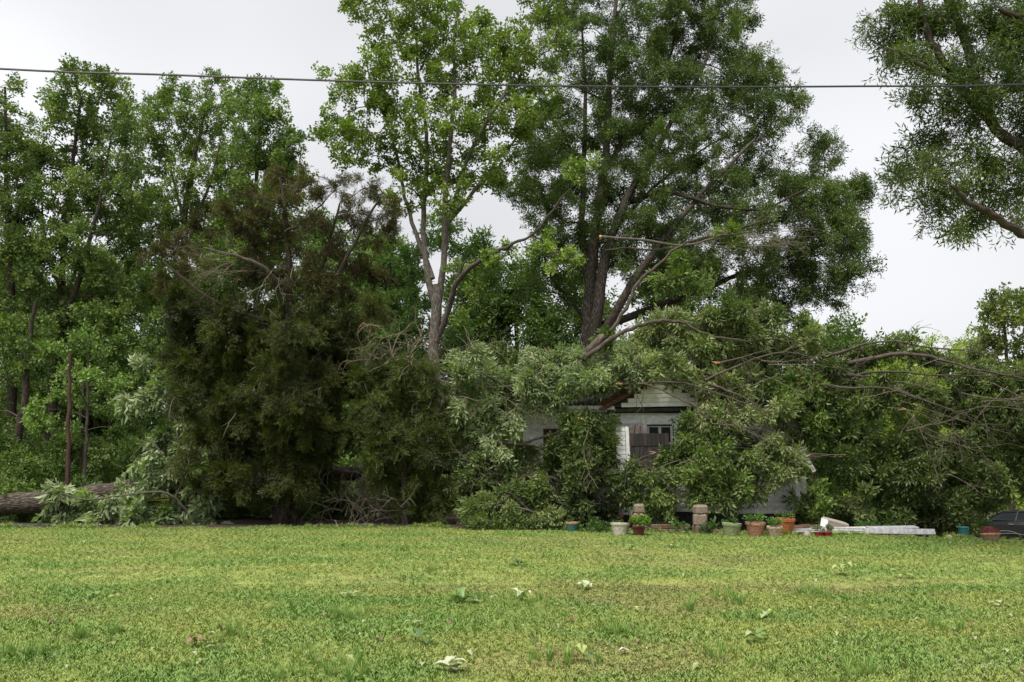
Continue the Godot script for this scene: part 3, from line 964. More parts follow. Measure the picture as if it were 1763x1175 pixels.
# ---------------------------------------------------------------- cedars
func cedars() -> void:
	rng.seed = 303
	var sk: Array = []
	var t := thing("cedar_tree", "large dark ragged cedar with a broken top at the lawn's edge", "cedar", on(490, 25.3))
	limb(t, "trunk", [[484, 912], [488, 860], [491, 760], [494, 640], [498, 520], [494, 400], [482, 310]], 25.3, 0.24, 0.04, M.bark_dark, sk, 10)
	limb(t, "trunk", [[500, 912], [506, 850], [520, 740], [536, 600], [556, 460], [585, 350]], 25.5, 0.19, 0.03, M.bark_dark, sk, 8)
	limb(t, "trunk", [[476, 912], [472, 850], [455, 740], [430, 620], [400, 500]], 25.6, 0.14, 0.03, M.bark_dark, sk, 8)
	limb(t, "limb", [[492, 500, -0.2], [455, 462, -0.8], [405, 440, -1.1], [350, 428, -1.2]], 25.3, 0.075, 0.03, M.bark, sk, 7)
	limb(t, "limb", [[540, 560], [580, 480, -0.6], [620, 400, -0.8], [655, 340, -0.8]], 25.3, 0.08, 0.03, M.bark_dark, sk, 7)
	limb(t, "limb", [[493, 560], [420, 540, -0.7], [340, 500, -1], [280, 450, -1]], 25.3, 0.08, 0.03, M.bark_dark, sk, 7)
	limb(t, "limb", [[560, 440], [605, 395, 0.4], [640, 380, 0.5]], 25.3, 0.05, 0.03, M.dead, sk, 6)
	limb(t, "limb", [[491, 400, -0.4], [525, 380, -0.9], [560, 345, -1]], 25.3, 0.05, 0.02, M.bark_dark, sk, 6)
	var o := {"k": 150.0, "per": 10.0, "dz": 0.9, "up": -0.3, "raw": true, "c0": Color(0.016, 0.021, 0.006), "c1": Color(0.108, 0.132, 0.024), "bark": M.twig_dark, "jit": 0.2, "size": 0.7, "coh": 0.4}
	crown(t, "crown", S.cedar, [[315, 525, 36], [335, 565, 44], [400, 545, 44], [470, 545, 44], [540, 555, 44], [600, 560, 36], [640, 530, 30], [305, 615, 30], [350, 630, 44], [420, 620, 46], [490, 620, 46], [560, 625, 42], [320, 690, 30], [385, 690, 40], [450, 690, 46], [520, 700, 46], [570, 690, 36], [355, 760, 36], [420, 765, 46], [490, 770, 46], [555, 770, 38], [345, 830, 30], [390, 825, 38], [445, 830, 40], [505, 830, 36], [320, 800, 22], [560, 830, 24], [590, 640, 30], [590, 740, 26], [380, 590, 40], [460, 580, 40], [490, 740, 40, -1.1], [505, 690, 40, -1.1], [480, 640, 40, -1.1], [470, 810, 36, -1.0], [515, 800, 34, -1.0], [440, 720, 36, -1.1], [535, 730, 34, -1.1], [500, 580, 36, -1.1], [545, 650, 32, -1.1], [485, 845, 24, -0.9]], 25.3, sk, o)
	var o2: Dictionary = o.duplicate()
	o2.k = 62.0
	o2.c0 = Color(0.026, 0.03, 0.012)
	o2.c1 = Color(0.14, 0.118, 0.036)
	crown(t, "crown", S.cedar, [[488, 305, 26], [478, 350, 34], [430, 335, 26], [400, 365, 30], [435, 385, 34], [530, 320, 30], [575, 330, 34], [625, 325, 34], [660, 360, 28], [540, 380, 38], [600, 385, 36], [650, 410, 34], [680, 385, 16], [490, 410, 38], [440, 430, 34], [550, 440, 36], [610, 450, 36], [305, 420, 30], [272, 440, 26], [340, 395, 26], [295, 480, 30], [340, 460, 22], [400, 480, 26], [470, 470, 40], [530, 490, 40], [590, 500, 36], [640, 470, 28]], 25.3, sk, o2)
	var mb := Mesher.new()
	for i in 9:
		fork(mb, at(rng.randf_range(455, 520), rng.randf_range(450, 620), 24.6) - t.position, Vector3(rng.randf_range(-0.6, 0.6), rng.randf_range(-0.6, 0.5), 0.6), rng.randf_range(0.5, 1.0), 0.012, 1, 0.5, 0.1)
	for i in 8:
		fork(mb, at(rng.randf_range(300, 600), rng.randf_range(630, 720), 24.3) - t.position, Vector3(rng.randf_range(-1, 1), rng.randf_range(-0.6, 0.5), 0.4), rng.randf_range(0.5, 0.9), 0.01, 1, 0.5, 0.1)
	for i in 10:
		fork(mb, at(rng.randf_range(380, 430), rng.randf_range(440, 470), 24.2) - t.position, Vector3(-0.8, rng.randf_range(-0.6, 0.3), 0.2), rng.randf_range(0.6, 1.1), 0.012, 2, 0.4)
	part("dead_twigs", mb, M.dead_grey, t).set_meta("kind", "stuff")
	# the lower cedar to its right
	sk = []
	t = thing("cedar_tree", "lower bushy green cedar leaning right against the wreck", "cedar", on(705, 24.6))
	limb(t, "trunk", [[700, 912], [698, 840], [694, 760], [692, 690], [696, 630]], 24.6, 0.13, 0.03, M.bark_dark, sk, 8)
	limb(t, "limb", [[697, 800], [730, 740, -0.4], [760, 700, -0.5]], 24.6, 0.05, 0.02, M.bark_dark, sk, 6)
	limb(t, "limb", [[696, 780], [660, 720, -0.4], [630, 670, -0.4]], 24.6, 0.05, 0.02, M.bark_dark, sk, 6)
	o.c0 = Color(0.025, 0.04, 0.011)
	o.c1 = Color(0.13, 0.17, 0.036)
	o.dz = 0.6
	crown(t, "crown", S.cedar, [[620, 655, 30], [660, 645, 32], [705, 640, 32], [745, 660, 30], [640, 700, 38], [700, 700, 42], [750, 710, 32], [620, 750, 34], [680, 760, 42], [735, 770, 40], [768, 745, 20], [665, 815, 26], [715, 830, 38], [755, 820, 26], [720, 880, 30], [760, 865, 24], [780, 790, 12], [640, 790, 22]], 24.6, sk, o)
	# tangles of dead wood
	rng.seed = 55
	for q: Array in [
		["dead_branch_tangle", "grey bare branch tangle on the soil right of the cedar trunk", 620, 25.6, 30, 570, 700, 0.0, 0.5, M.dead_grey],
		["dead_branch_tangle", "tan broken twigs sticking up between the two cedars", 645, 25.2, 22, 600, 690, 3.8, 4.9, M.dead],
		["dead_branch_tangle", "brown dead twigs bristling above the lower cedar", 740, 25.4, 24, 690, 800, 3.4, 4.2, M.dead_grey],
	]:
		var b := on(q[2], q[3])
		t = thing(q[0], q[1], "branches", b)
		mb = Mesher.new()
		for i in int(q[4]):
			var p := at(rng.randf_range(q[5], q[6]), 800, float(q[3]) + rng.randf_range(-0.7, 0.7))
			p.y = ground_y(p.x, p.z) + rng.randf_range(q[7], q[8])
			fork(mb, p - b, Vector3(rng.randf_range(-0.9, 0.9), rng.randf_range(0.1, 1.0), rng.randf_range(-0.2, 0.5)), rng.randf_range(0.6, 1.3), rng.randf_range(0.012, 0.03), 2, 0.6, 0.05)
		part("branches", mb, q[9], t).set_meta("kind", "stuff")
		if float(q[7]) > 1.0:
			var big := Mesher.new()
			for i in 4:
				var px: float = lerpf(q[5], q[6], 0.2 + 0.2 * i)
				var a := at(px, 800, float(q[3]) + 0.4)
				a.y = 0.6
				var e := at(px + rng.randf_range(-40, 30), 800, q[3])
				e.y = float(q[8]) + rng.randf_range(-0.4, 0.5)
				var pth := smooth_path(PackedVector3Array([a - b, a.lerp(e, 0.55) + rv() * 0.3 - b, e - b]), 5)
				big.tube(pth, tapered(pth.size(), 0.045, 0.02), 6, 0.1, i)
			part("boughs", big, M.dead_grey, t).set_meta("kind", "stuff")


# ---------------------------------------------------------------- the fallen trees
func fallen_trees() -> void:
	rng.seed = 404
	var sk: Array = []
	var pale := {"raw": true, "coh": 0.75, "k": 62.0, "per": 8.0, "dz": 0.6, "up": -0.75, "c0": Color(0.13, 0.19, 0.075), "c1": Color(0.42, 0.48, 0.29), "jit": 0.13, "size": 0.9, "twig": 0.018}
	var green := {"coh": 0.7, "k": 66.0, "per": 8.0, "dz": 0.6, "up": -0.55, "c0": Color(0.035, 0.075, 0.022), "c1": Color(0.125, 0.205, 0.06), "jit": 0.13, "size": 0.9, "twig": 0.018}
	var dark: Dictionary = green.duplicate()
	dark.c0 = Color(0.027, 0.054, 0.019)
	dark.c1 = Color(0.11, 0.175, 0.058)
	# the great trunk along the wood's edge that ends in the crown on the house
	var t := thing("fallen_tree", "uprooted tree lying from the left edge behind the cedar onto the house roof", "fallen tree", on(200, 26.5))
	limb(t, "trunk", [[-190, 905], [-60, 880], [60, 866], [160, 853], [232, 842], [350, 832, 0.4], [500, 822, 0.8], [640, 812, 0.8], [770, 803, 0.3], [860, 800, -0.4]], 26.5, 0.35, 0.19, M.bark_log, sk, 16)
	limb(t, "limb", [[780, 800, 0.1], [840, 740, -0.8], [900, 690, -1.2], [950, 655, -1.9], [1005, 614, -2.2], [1040, 580, -2.2]], 26.5, 0.17, 0.11, M.bark, sk, 10)
	limb(t, "limb", [[1012, 612], [1045, 577], [1078, 530], [1098, 488], [1130, 458], [1165, 428], [1205, 410], [1260, 403], [1330, 392]], 24.6, 0.07, 0.012, M.bark, sk)
	limb(t, "limb", [[1005, 620], [1035, 597], [1070, 575], [1108, 558], [1142, 552], [1180, 558], [1218, 577], [1270, 586], [1340, 586], [1380, 592]], 24.0, 0.075, 0.015, M.bark, sk)
	limb(t, "limb", [[1182, 424], [1120, 430], [1080, 427], [1042, 431]], 25.3, 0.035, 0.02, M.bark, sk, 6)
	limb(t, "limb", [[1250, 404], [1180, 422, -0.1], [1100, 413, -0.1], [1034, 408, -0.1]], 25.3, 0.03, 0.045, M.bark_pale, sk, 7)
	var cm := Mesher.new()
	var ce := at(1033.5, 408, 25.2) - t.position
	cm.tube(PackedVector3Array([ce + Vector3(0.03, 0, 0), ce + Vector3(-0.03, 0.01, 0.0)]), PackedFloat32Array([0.05, 0.047]), 8)
	part("torn_end", cm, M.cutwood, t)
	limb(t, "limb", [[760, 806], [800, 802, -0.5], [850, 815, -1], [900, 828, -1.4]], 26, 0.13, 0.05, M.bark, sk)
	limb(t, "limb", [[840, 740], [880, 765, -1.6], [935, 753, -1.9], [985, 738, -2]], 26, 0.05, 0.025, M.bark, sk, 7)
	limb(t, "limb", [[800, 760, -0.5], [860, 764, -1.7], [920, 768, -2], [970, 778, -2.1], [1018, 792, -2.2], [1035, 822, -2.3], [1066, 850, -2.4]], 26, 0.06, 0.018, M.bark, sk, 7)
	limb(t, "limb", [[780, 830, -1], [850, 822, -1.8], [940, 822, -2.2], [975, 835, -2.3], [1015, 850, -2.4], [1055, 872, -2.4]], 26, 0.075, 0.03, M.bark_dark, sk, 7)
	limb(t, "limb", [[830, 858, -1.6], [940, 862, -2.4], [985, 872, -2.6], [1035, 868, -2.6]], 26, 0.055, 0.025, M.bark_dark, sk, 7)
	limb(t, "limb", [[900, 690, -1.4], [870, 665, -1.8], [830, 642, -2], [805, 630, -2]], 26, 0.04, 0.014, M.bark_pale, sk, 6)
	limb(t, "limb", [[905, 660, -1.4], [935, 645, -2], [965, 625, -2.2]], 26, 0.04, 0.014, M.bark_pale, sk, 6)
	# bare twigs at the tips of the rising limb
	var tm := Mesher.new()
	for i in 14:
		fork(tm, at(rng.randf_range(1190, 1300), rng.randf_range(398, 425), 25.2) - t.position, Vector3(1, rng.randf_range(-0.25, 0.25), rng.randf_range(-0.4, 0.4)), rng.randf_range(0.9, 1.5), 0.012, 2, 0.25)
	for i in 14:
		fork(tm, at(rng.randf_range(780, 900), rng.randf_range(640, 860), 24.2) - t.position, Vector3(rng.randf_range(-0.6, 1), rng.randf_range(-0.5, 0.4), 0.4), rng.randf_range(0.6, 1.2), 0.014, 2, 0.35)
	part("bare_twigs", tm, M.dead_grey, t).set_meta("kind", "stuff")
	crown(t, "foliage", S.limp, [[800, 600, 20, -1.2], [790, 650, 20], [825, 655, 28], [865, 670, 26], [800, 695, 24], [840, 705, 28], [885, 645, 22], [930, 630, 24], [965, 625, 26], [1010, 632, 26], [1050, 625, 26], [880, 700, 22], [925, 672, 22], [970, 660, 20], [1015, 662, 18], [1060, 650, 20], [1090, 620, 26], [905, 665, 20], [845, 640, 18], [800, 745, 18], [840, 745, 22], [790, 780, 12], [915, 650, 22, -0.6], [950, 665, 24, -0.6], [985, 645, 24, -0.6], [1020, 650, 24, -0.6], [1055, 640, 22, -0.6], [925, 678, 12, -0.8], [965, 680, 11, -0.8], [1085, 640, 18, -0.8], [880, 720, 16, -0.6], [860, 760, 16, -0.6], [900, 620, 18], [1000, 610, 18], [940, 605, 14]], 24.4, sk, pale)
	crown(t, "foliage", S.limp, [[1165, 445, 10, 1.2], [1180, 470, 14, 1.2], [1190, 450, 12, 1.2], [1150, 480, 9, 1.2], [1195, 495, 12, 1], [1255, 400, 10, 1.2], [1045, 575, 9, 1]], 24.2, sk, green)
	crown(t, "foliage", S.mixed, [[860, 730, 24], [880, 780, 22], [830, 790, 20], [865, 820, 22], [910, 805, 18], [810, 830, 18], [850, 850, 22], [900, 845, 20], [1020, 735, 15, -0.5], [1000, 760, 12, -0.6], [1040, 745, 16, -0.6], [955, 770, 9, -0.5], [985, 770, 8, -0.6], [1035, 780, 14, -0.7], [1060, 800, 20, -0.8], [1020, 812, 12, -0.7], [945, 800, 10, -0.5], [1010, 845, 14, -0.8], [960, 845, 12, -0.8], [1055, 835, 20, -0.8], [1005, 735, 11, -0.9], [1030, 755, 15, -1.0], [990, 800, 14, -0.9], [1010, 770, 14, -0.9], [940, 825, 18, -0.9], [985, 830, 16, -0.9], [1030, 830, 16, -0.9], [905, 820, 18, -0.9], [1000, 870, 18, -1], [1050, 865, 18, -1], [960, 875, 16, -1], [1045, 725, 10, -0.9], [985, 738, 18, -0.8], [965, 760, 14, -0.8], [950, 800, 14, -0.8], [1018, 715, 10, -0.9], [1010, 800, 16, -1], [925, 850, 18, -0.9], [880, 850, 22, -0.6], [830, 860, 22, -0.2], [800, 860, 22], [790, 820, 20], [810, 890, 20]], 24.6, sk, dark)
	# the second crown, over the right half of the house
	sk = []
	t = thing("fallen_tree", "great heap of leafy fallen crown covering the right half of the house", "fallen tree", on(1400, 24.5))
	for q: Array in [
		[[[1190, 655], [1240, 668, -0.6], [1290, 690, -0.8], [1325, 712, -0.9]], 0.05, M.bark], [[[1070, 661], [1112, 660, -0.3], [1165, 658, -0.4], [1230, 676, -0.6], [1300, 700, -0.9]], 0.055, M.bark], [[[1108, 661, -0.3], [1140, 672, -0.6], [1175, 690, -0.8], [1200, 700, -0.9], [1256, 732, -1.3], [1300, 738, -1.4]], 0.035, M.bark_pale],
		[[[1420, 615, 0.8], [1450, 606, 0.5], [1490, 592, 0.3], [1540, 588], [1600, 598], [1665, 605]], 0.06, M.bark], [[[1400, 640, 1], [1535, 610], [1590, 612, -0.3], [1640, 626, -0.5], [1700, 640, -0.6], [1800, 660, -0.6]], 0.085, M.bark_dark], [[[1425, 655, 0.5], [1520, 640, -0.3], [1600, 645, -0.5], [1700, 648, -0.6], [1790, 640, -0.6]], 0.05, M.bark_pale], [[[1380, 660, 0.6], [1440, 650, 0.2], [1500, 648, -0.2]], 0.1, M.bark_dark],
		[[[1400, 652, 0.4], [1450, 668, -0.3], [1530, 670, -0.6], [1590, 690, -0.8]], 0.06, M.bark], [[[1540, 668, -0.4], [1590, 690, -0.8], [1640, 705, -1]], 0.05, M.bark], [[[1240, 625, -0.2], [1290, 612, -0.4], [1330, 600, -0.5]], 0.04, M.bark], [[[1215, 655, -0.2], [1330, 610, -0.3], [1400, 618, 0], [1470, 655, 0.2]], 0.05, M.bark],
		[[[1560, 705, -1], [1590, 735, -1.3], [1640, 755, -1.5], [1680, 765, -1.5]], 0.022, M.bark_pale], [[[1575, 720, -1.1], [1595, 765, -1.5], [1620, 830, -1.7]], 0.02, M.bark_pale], [[[1130, 780, -1], [1085, 800, -1.5], [1075, 840, -1.6]], 0.02, M.bark_pale], [[[1550, 690, -0.8], [1640, 720, -1.3], [1700, 735, -1.4]], 0.025, M.bark],
	]:
		var lb := limb(t, "limb", q[0], 23.9, float(q[1]) * 0.8, float(q[1]) * 0.22, M.bark, sk, 7)
		var ends: Array = sk.slice(sk.size() - (q[0] as Array).size() * 3)
		var fm := Mesher.new()
		for i in (q[0] as Array).size() * 3 / 2:
			var a: Vector3 = ends[rng.randi() % ends.size()]
			fork(fm, a - t.position, Vector3(rng.randf_range(-0.3, 1.0), rng.randf_range(-0.8, 0.7), rng.randf_range(0.0, 0.5)), rng.randf_range(0.4, 1.0), 0.012, 1, 0.4, 0.06)
		part("side_twigs", fm, M.twig, lb).set_meta("kind", "stuff")
	for q: Array in [[1070, 661, -0.1, 0.05], [1560, 705, -1.0, 0.022], [1240, 625, -0.2, 0.036], [1380, 660, 0.5, 0.085], [1130, 780, -1.0, 0.02]]:
		var te := at(q[0], q[1], 23.9 + float(q[2])) - t.position
		var tb := Mesher.new()
		for i in 4:
			var o2 := rv() * float(q[3]) * 0.45
			tb.tube(PackedVector3Array([te + o2, te + o2 + Vector3(-rng.randf_range(0.08, 0.22), rng.randf_range(-0.03, 0.05), rng.randf_range(-0.02, 0.04))]), PackedFloat32Array([float(q[3]) * 0.5, 0.004]), 5)
		part("torn_end", tb, M.cutwood, t)
	limb(t, "trunk", [[1160, 700, 2.5], [1260, 680, 1.5], [1370, 660, 0.8], [1440, 650, 0.2]], 24.6, 0.16, 0.1, M.bark_dark, sk, 10)
	tm = Mesher.new()
	for q: Array in [[1570, 740, 10], [1160, 810, 8], [1260, 720, 7], [1430, 800, 8], [1330, 640, 8], [1660, 690, 10], [1500, 690, 8], [1720, 655, 10], [1290, 630, 6], [1550, 640, 8], [1620, 830, 5]]:
		for i in int(q[2]) / 3:
			fork(tm, at(float(q[0]) + rng.randf_range(-35, 35), float(q[1]) + rng.randf_range(-18, 18), 23.1) - t.position, Vector3(1.0 if rng.randf() < 0.7 else -0.8, rng.randf_range(-0.6, 0.3), 0.1), rng.randf_range(0.7, 1.4), 0.011, 2, 0.3)
	part("bare_twigs", tm, M.dead_grey, t).set_meta("kind", "stuff")
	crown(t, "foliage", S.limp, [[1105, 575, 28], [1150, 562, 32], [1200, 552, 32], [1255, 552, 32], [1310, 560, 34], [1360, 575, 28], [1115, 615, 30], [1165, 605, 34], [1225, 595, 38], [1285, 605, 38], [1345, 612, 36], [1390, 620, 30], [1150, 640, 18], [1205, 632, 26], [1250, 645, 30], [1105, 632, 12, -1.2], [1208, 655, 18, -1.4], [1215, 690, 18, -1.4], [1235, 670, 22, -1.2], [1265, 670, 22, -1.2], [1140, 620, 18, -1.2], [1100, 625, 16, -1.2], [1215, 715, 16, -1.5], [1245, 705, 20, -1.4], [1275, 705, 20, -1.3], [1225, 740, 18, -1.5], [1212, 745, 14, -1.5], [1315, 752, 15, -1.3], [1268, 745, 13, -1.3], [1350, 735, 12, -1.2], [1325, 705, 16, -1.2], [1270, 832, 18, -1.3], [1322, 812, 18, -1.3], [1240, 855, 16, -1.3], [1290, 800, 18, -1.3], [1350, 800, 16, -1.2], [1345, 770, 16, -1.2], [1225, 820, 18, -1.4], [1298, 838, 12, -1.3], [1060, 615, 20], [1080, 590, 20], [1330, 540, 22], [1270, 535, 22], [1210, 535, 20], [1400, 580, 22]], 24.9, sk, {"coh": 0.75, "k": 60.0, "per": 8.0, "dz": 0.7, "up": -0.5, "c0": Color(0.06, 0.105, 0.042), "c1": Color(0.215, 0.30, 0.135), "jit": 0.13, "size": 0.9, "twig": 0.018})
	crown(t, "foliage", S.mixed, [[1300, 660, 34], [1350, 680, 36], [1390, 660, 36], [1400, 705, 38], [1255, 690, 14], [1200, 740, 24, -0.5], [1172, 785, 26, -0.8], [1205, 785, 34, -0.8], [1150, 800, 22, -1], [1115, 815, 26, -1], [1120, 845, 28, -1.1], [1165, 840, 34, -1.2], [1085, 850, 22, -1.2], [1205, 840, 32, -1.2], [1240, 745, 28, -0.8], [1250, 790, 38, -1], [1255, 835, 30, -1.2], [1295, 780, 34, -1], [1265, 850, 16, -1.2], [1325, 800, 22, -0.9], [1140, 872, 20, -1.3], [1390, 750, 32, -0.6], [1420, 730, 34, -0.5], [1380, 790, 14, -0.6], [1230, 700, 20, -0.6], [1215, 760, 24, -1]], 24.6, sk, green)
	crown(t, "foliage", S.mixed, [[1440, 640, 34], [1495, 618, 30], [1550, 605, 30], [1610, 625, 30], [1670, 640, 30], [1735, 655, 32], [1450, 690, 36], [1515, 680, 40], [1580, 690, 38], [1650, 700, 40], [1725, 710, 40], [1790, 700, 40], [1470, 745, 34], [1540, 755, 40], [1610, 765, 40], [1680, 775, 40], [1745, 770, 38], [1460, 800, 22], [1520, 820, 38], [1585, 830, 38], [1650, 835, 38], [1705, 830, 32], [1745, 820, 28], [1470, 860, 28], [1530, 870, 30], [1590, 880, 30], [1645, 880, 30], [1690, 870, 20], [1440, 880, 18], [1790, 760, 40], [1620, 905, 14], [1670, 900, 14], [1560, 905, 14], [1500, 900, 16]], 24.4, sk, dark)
	# broken boughs on the ground
	for q: Array in [
		["broken_bough", "pale leaved broken bough draped over the fallen trunk at left", 270, 25.2, [[[330, 890], [290, 850, -0.3], [235, 850, -0.5], [150, 862, -0.6], [105, 850, -0.6], [95, 880, -0.7]], [[300, 860], [330, 780], [310, 720]], [[300, 830], [260, 760, -0.2], [225, 790, -0.3]]], [[100, 845, 8], [112, 888, 12], [140, 898, 14], [165, 885, 12], [195, 895, 18], [235, 885, 18], [280, 885, 22], [325, 885, 22], [360, 880, 18], [215, 845, 10], [255, 830, 12], [285, 805, 14], [262, 785, 10], [305, 835, 18], [340, 845, 16], [235, 800, 7], [120, 862, 9], [150, 868, 10], [185, 862, 12], [95, 870, 8], [215, 868, 14], [175, 905, 12], [220, 908, 14], [265, 908, 14], [330, 905, 16], [370, 900, 14]], pale],
		["broken_bough", "pale leafy spray standing upright between the snag and the cedar", 300, 26.0, [[[312, 890], [308, 760], [298, 690], [285, 650], [250, 630]], [[306, 720], [270, 710, -0.2], [225, 690, -0.3]], [[300, 690], [315, 650], [310, 630]]], [[245, 630, 10], [265, 650, 12], [280, 665, 12], [300, 640, 12], [315, 635, 9], [225, 695, 11], [255, 690, 10], [310, 670, 10], [290, 750, 14], [320, 740, 14], [275, 760, 12], [305, 780, 14]], pale],
		["broken_bough", "low light green leafy bough lying at the left corner of the house", 880, 23.2, [[[960, 900], [910, 880, -0.2], [860, 870, -0.2], [820, 880, -0.2]], [[910, 880], [880, 850], [850, 845]]], [[830, 890, 20], [865, 878, 26], [905, 885, 26], [940, 890, 18], [880, 858, 18], [850, 858, 14], [825, 905, 14], [870, 905, 18], [915, 905, 16], [815, 870, 10], [925, 862, 12]], green],
	]:
		sk = []
		t = thing(q[0], q[1], "branch", on(q[2], q[3]))
		for l: Array in q[4]:
			limb(t, "stem", l, q[3], 0.04, 0.012, M.bark_pale, sk, 6)
		var oo: Dictionary = (q[6] as Dictionary).duplicate()
		oo.dz = 0.25
		if q[6] == pale:
			oo.k = 26.0
		if q[6] == green:
			oo.c0 = Color(0.045, 0.09, 0.028)
			oo.c1 = Color(0.135, 0.2, 0.072)
		crown(t, "foliage", S.big if float(q[2]) < 600 else S.limp, q[5], q[3], sk, oo)
	t = thing("broken_branch", "bare peeled branch hanging before the white wall with a torn orange end", "branch", on(1010, 22.9))
	sk = []
	limb(t, "stem", [[1004, 722], [1012, 733], [1013, 742], [1007, 760], [1005, 778], [1009, 796], [1014, 815], [1022, 828], [1030, 842]], 22.9, 0.026, 0.008, M.dead_grey, sk, 7)
	cm = Mesher.new()
	for i in 6:
		fork(cm, (sk[12 + i * 3] as Vector3) - t.position, Vector3(rng.randf_range(-0.6, 1), -0.5, 0.2), 0.35, 0.007, 1, 0.4, 0.1)
	part("side_twigs", cm, M.dead_grey, t).set_meta("kind", "stuff")
	cm = Mesher.new()
	ce = at(1003, 722, 22.9) - t.position
	cm.tube(PackedVector3Array([ce, ce + Vector3(-0.13, 0.03, 0.02)]), PackedFloat32Array([0.03, 0.012]), 7)
	part("torn_end", cm, M.cutwood, t)
	t = thing("broken_branch", "short torn limb stub with orange wood beside the fallen trunk", "branch", on(275, 25.4))
	limb(t, "stem", [[255, 864], [275, 862], [298, 861]], 25.4, 0.05, 0.045, M.bark, sk, 8)
	cm = Mesher.new()
	ce = at(258, 862, 25.3) - t.position
	cm.tube(PackedVector3Array([ce, ce + Vector3(0.55, 0.015, 0.0)]), PackedFloat32Array([0.012, 0.035]), 7)
	part("torn_wood", cm, M.cutwood, t)
	# the rusty snag
	t = thing("dead_snag", "thin rusty brown dead trunk standing behind the fallen trunk at left", "snag", on(117, 27.8))
	limb(t, "trunk", [[117, 885], [117, 800], [118, 720], [119, 640], [120, 610]], 27.8, 0.075, 0.05, M.rust, [], 9)


# ---------------------------------------------------------------- the tree that leans in at the right
func near_tree() -> void:
	rng.seed = 505
	var sk: Array = []
	var t := thing("overhanging_tree", "large narrow leaved tree reaching in from the upper right corner", "tree", on(2080, 15.5))
	limb(t, "trunk", [[2080, 960], [2070, 700], [2050, 480], [2000, 250], [1960, 50], [1930, -120]], 15.5, 0.42, 0.2, M.bark_dark, sk, 12)
	limb(t, "limb", [[2050, 470], [1900, 420, -0.5], [1800, 412, -0.8], [1745, 395, -0.9], [1700, 365, -1], [1665, 345, -1], [1640, 320, -1]], 15.5, 0.12, 0.03, M.bark_dark, sk, 9)
	limb(t, "limb", [[2010, 300], [1850, 280, 0.3], [1770, 260, 0.2], [1720, 225, 0.1], [1670, 170], [1640, 130], [1610, 85], [1590, 30], [1575, -40]], 15.5, 0.14, 0.04, M.bark_dark, sk, 10)
	limb(t, "limb", [[1700, 200], [1660, 60, 0.4], [1640, 20, 0.5], [1620, -40, 0.5]], 15.5, 0.1, 0.05, M.bark_dark, sk, 8)
	limb(t, "limb", [[1650, 140], [1600, 120, -0.5], [1570, 105, -0.6], [1550, 88, -0.6]], 15.5, 0.05, 0.03, M.bark, sk, 7)
	limb(t, "limb", [[1960, 60], [1850, 30, -0.4], [1770, 30, -0.5], [1720, 15, -0.5]], 15.5, 0.1, 0.04, M.bark_dark, sk, 8)
	crown(t, "crown", S.narrow, [[1515, 35, 24], [1540, 55, 30], [1570, 25, 34], [1530, 85, 22], [1565, 80, 28], [1610, 30, 36], [1655, 20, 40], [1700, 30, 40], [1750, 20, 44], [1600, 90, 26], [1640, 100, 26], [1690, 90, 36], [1740, 90, 40], [1790, 60, 44], [1590, 150, 22], [1575, 175, 16], [1620, 150, 22], [1680, 140, 30], [1735, 150, 38], [1790, 150, 44], [1655, 190, 24], [1640, 215, 22], [1690, 210, 26], [1740, 215, 34], [1790, 230, 40], [1600, 240, 26], [1570, 260, 24], [1555, 290, 20], [1545, 312, 14], [1630, 240, 26], [1600, 290, 28], [1640, 290, 32], [1690, 270, 32], [1740, 280, 32], [1600, 325, 22], [1635, 340, 26], [1680, 320, 30], [1730, 330, 30], [1615, 365, 16], [1640, 378, 16], [1690, 350, 20], [1740, 370, 18], [1790, 330, 40], [1560, 10, 30], [1660, 375, 14]],
		15.5, sk, {"k": 92.0, "per": 6.0, "dz": 0.7, "up": -0.5, "c0": Color(0.022, 0.05, 0.014), "c1": Color(0.085, 0.14, 0.035), "jit": 0.2, "size": 0.85, "coh": 0.5, "twig": 0.012, "bark": M.twig_dark})


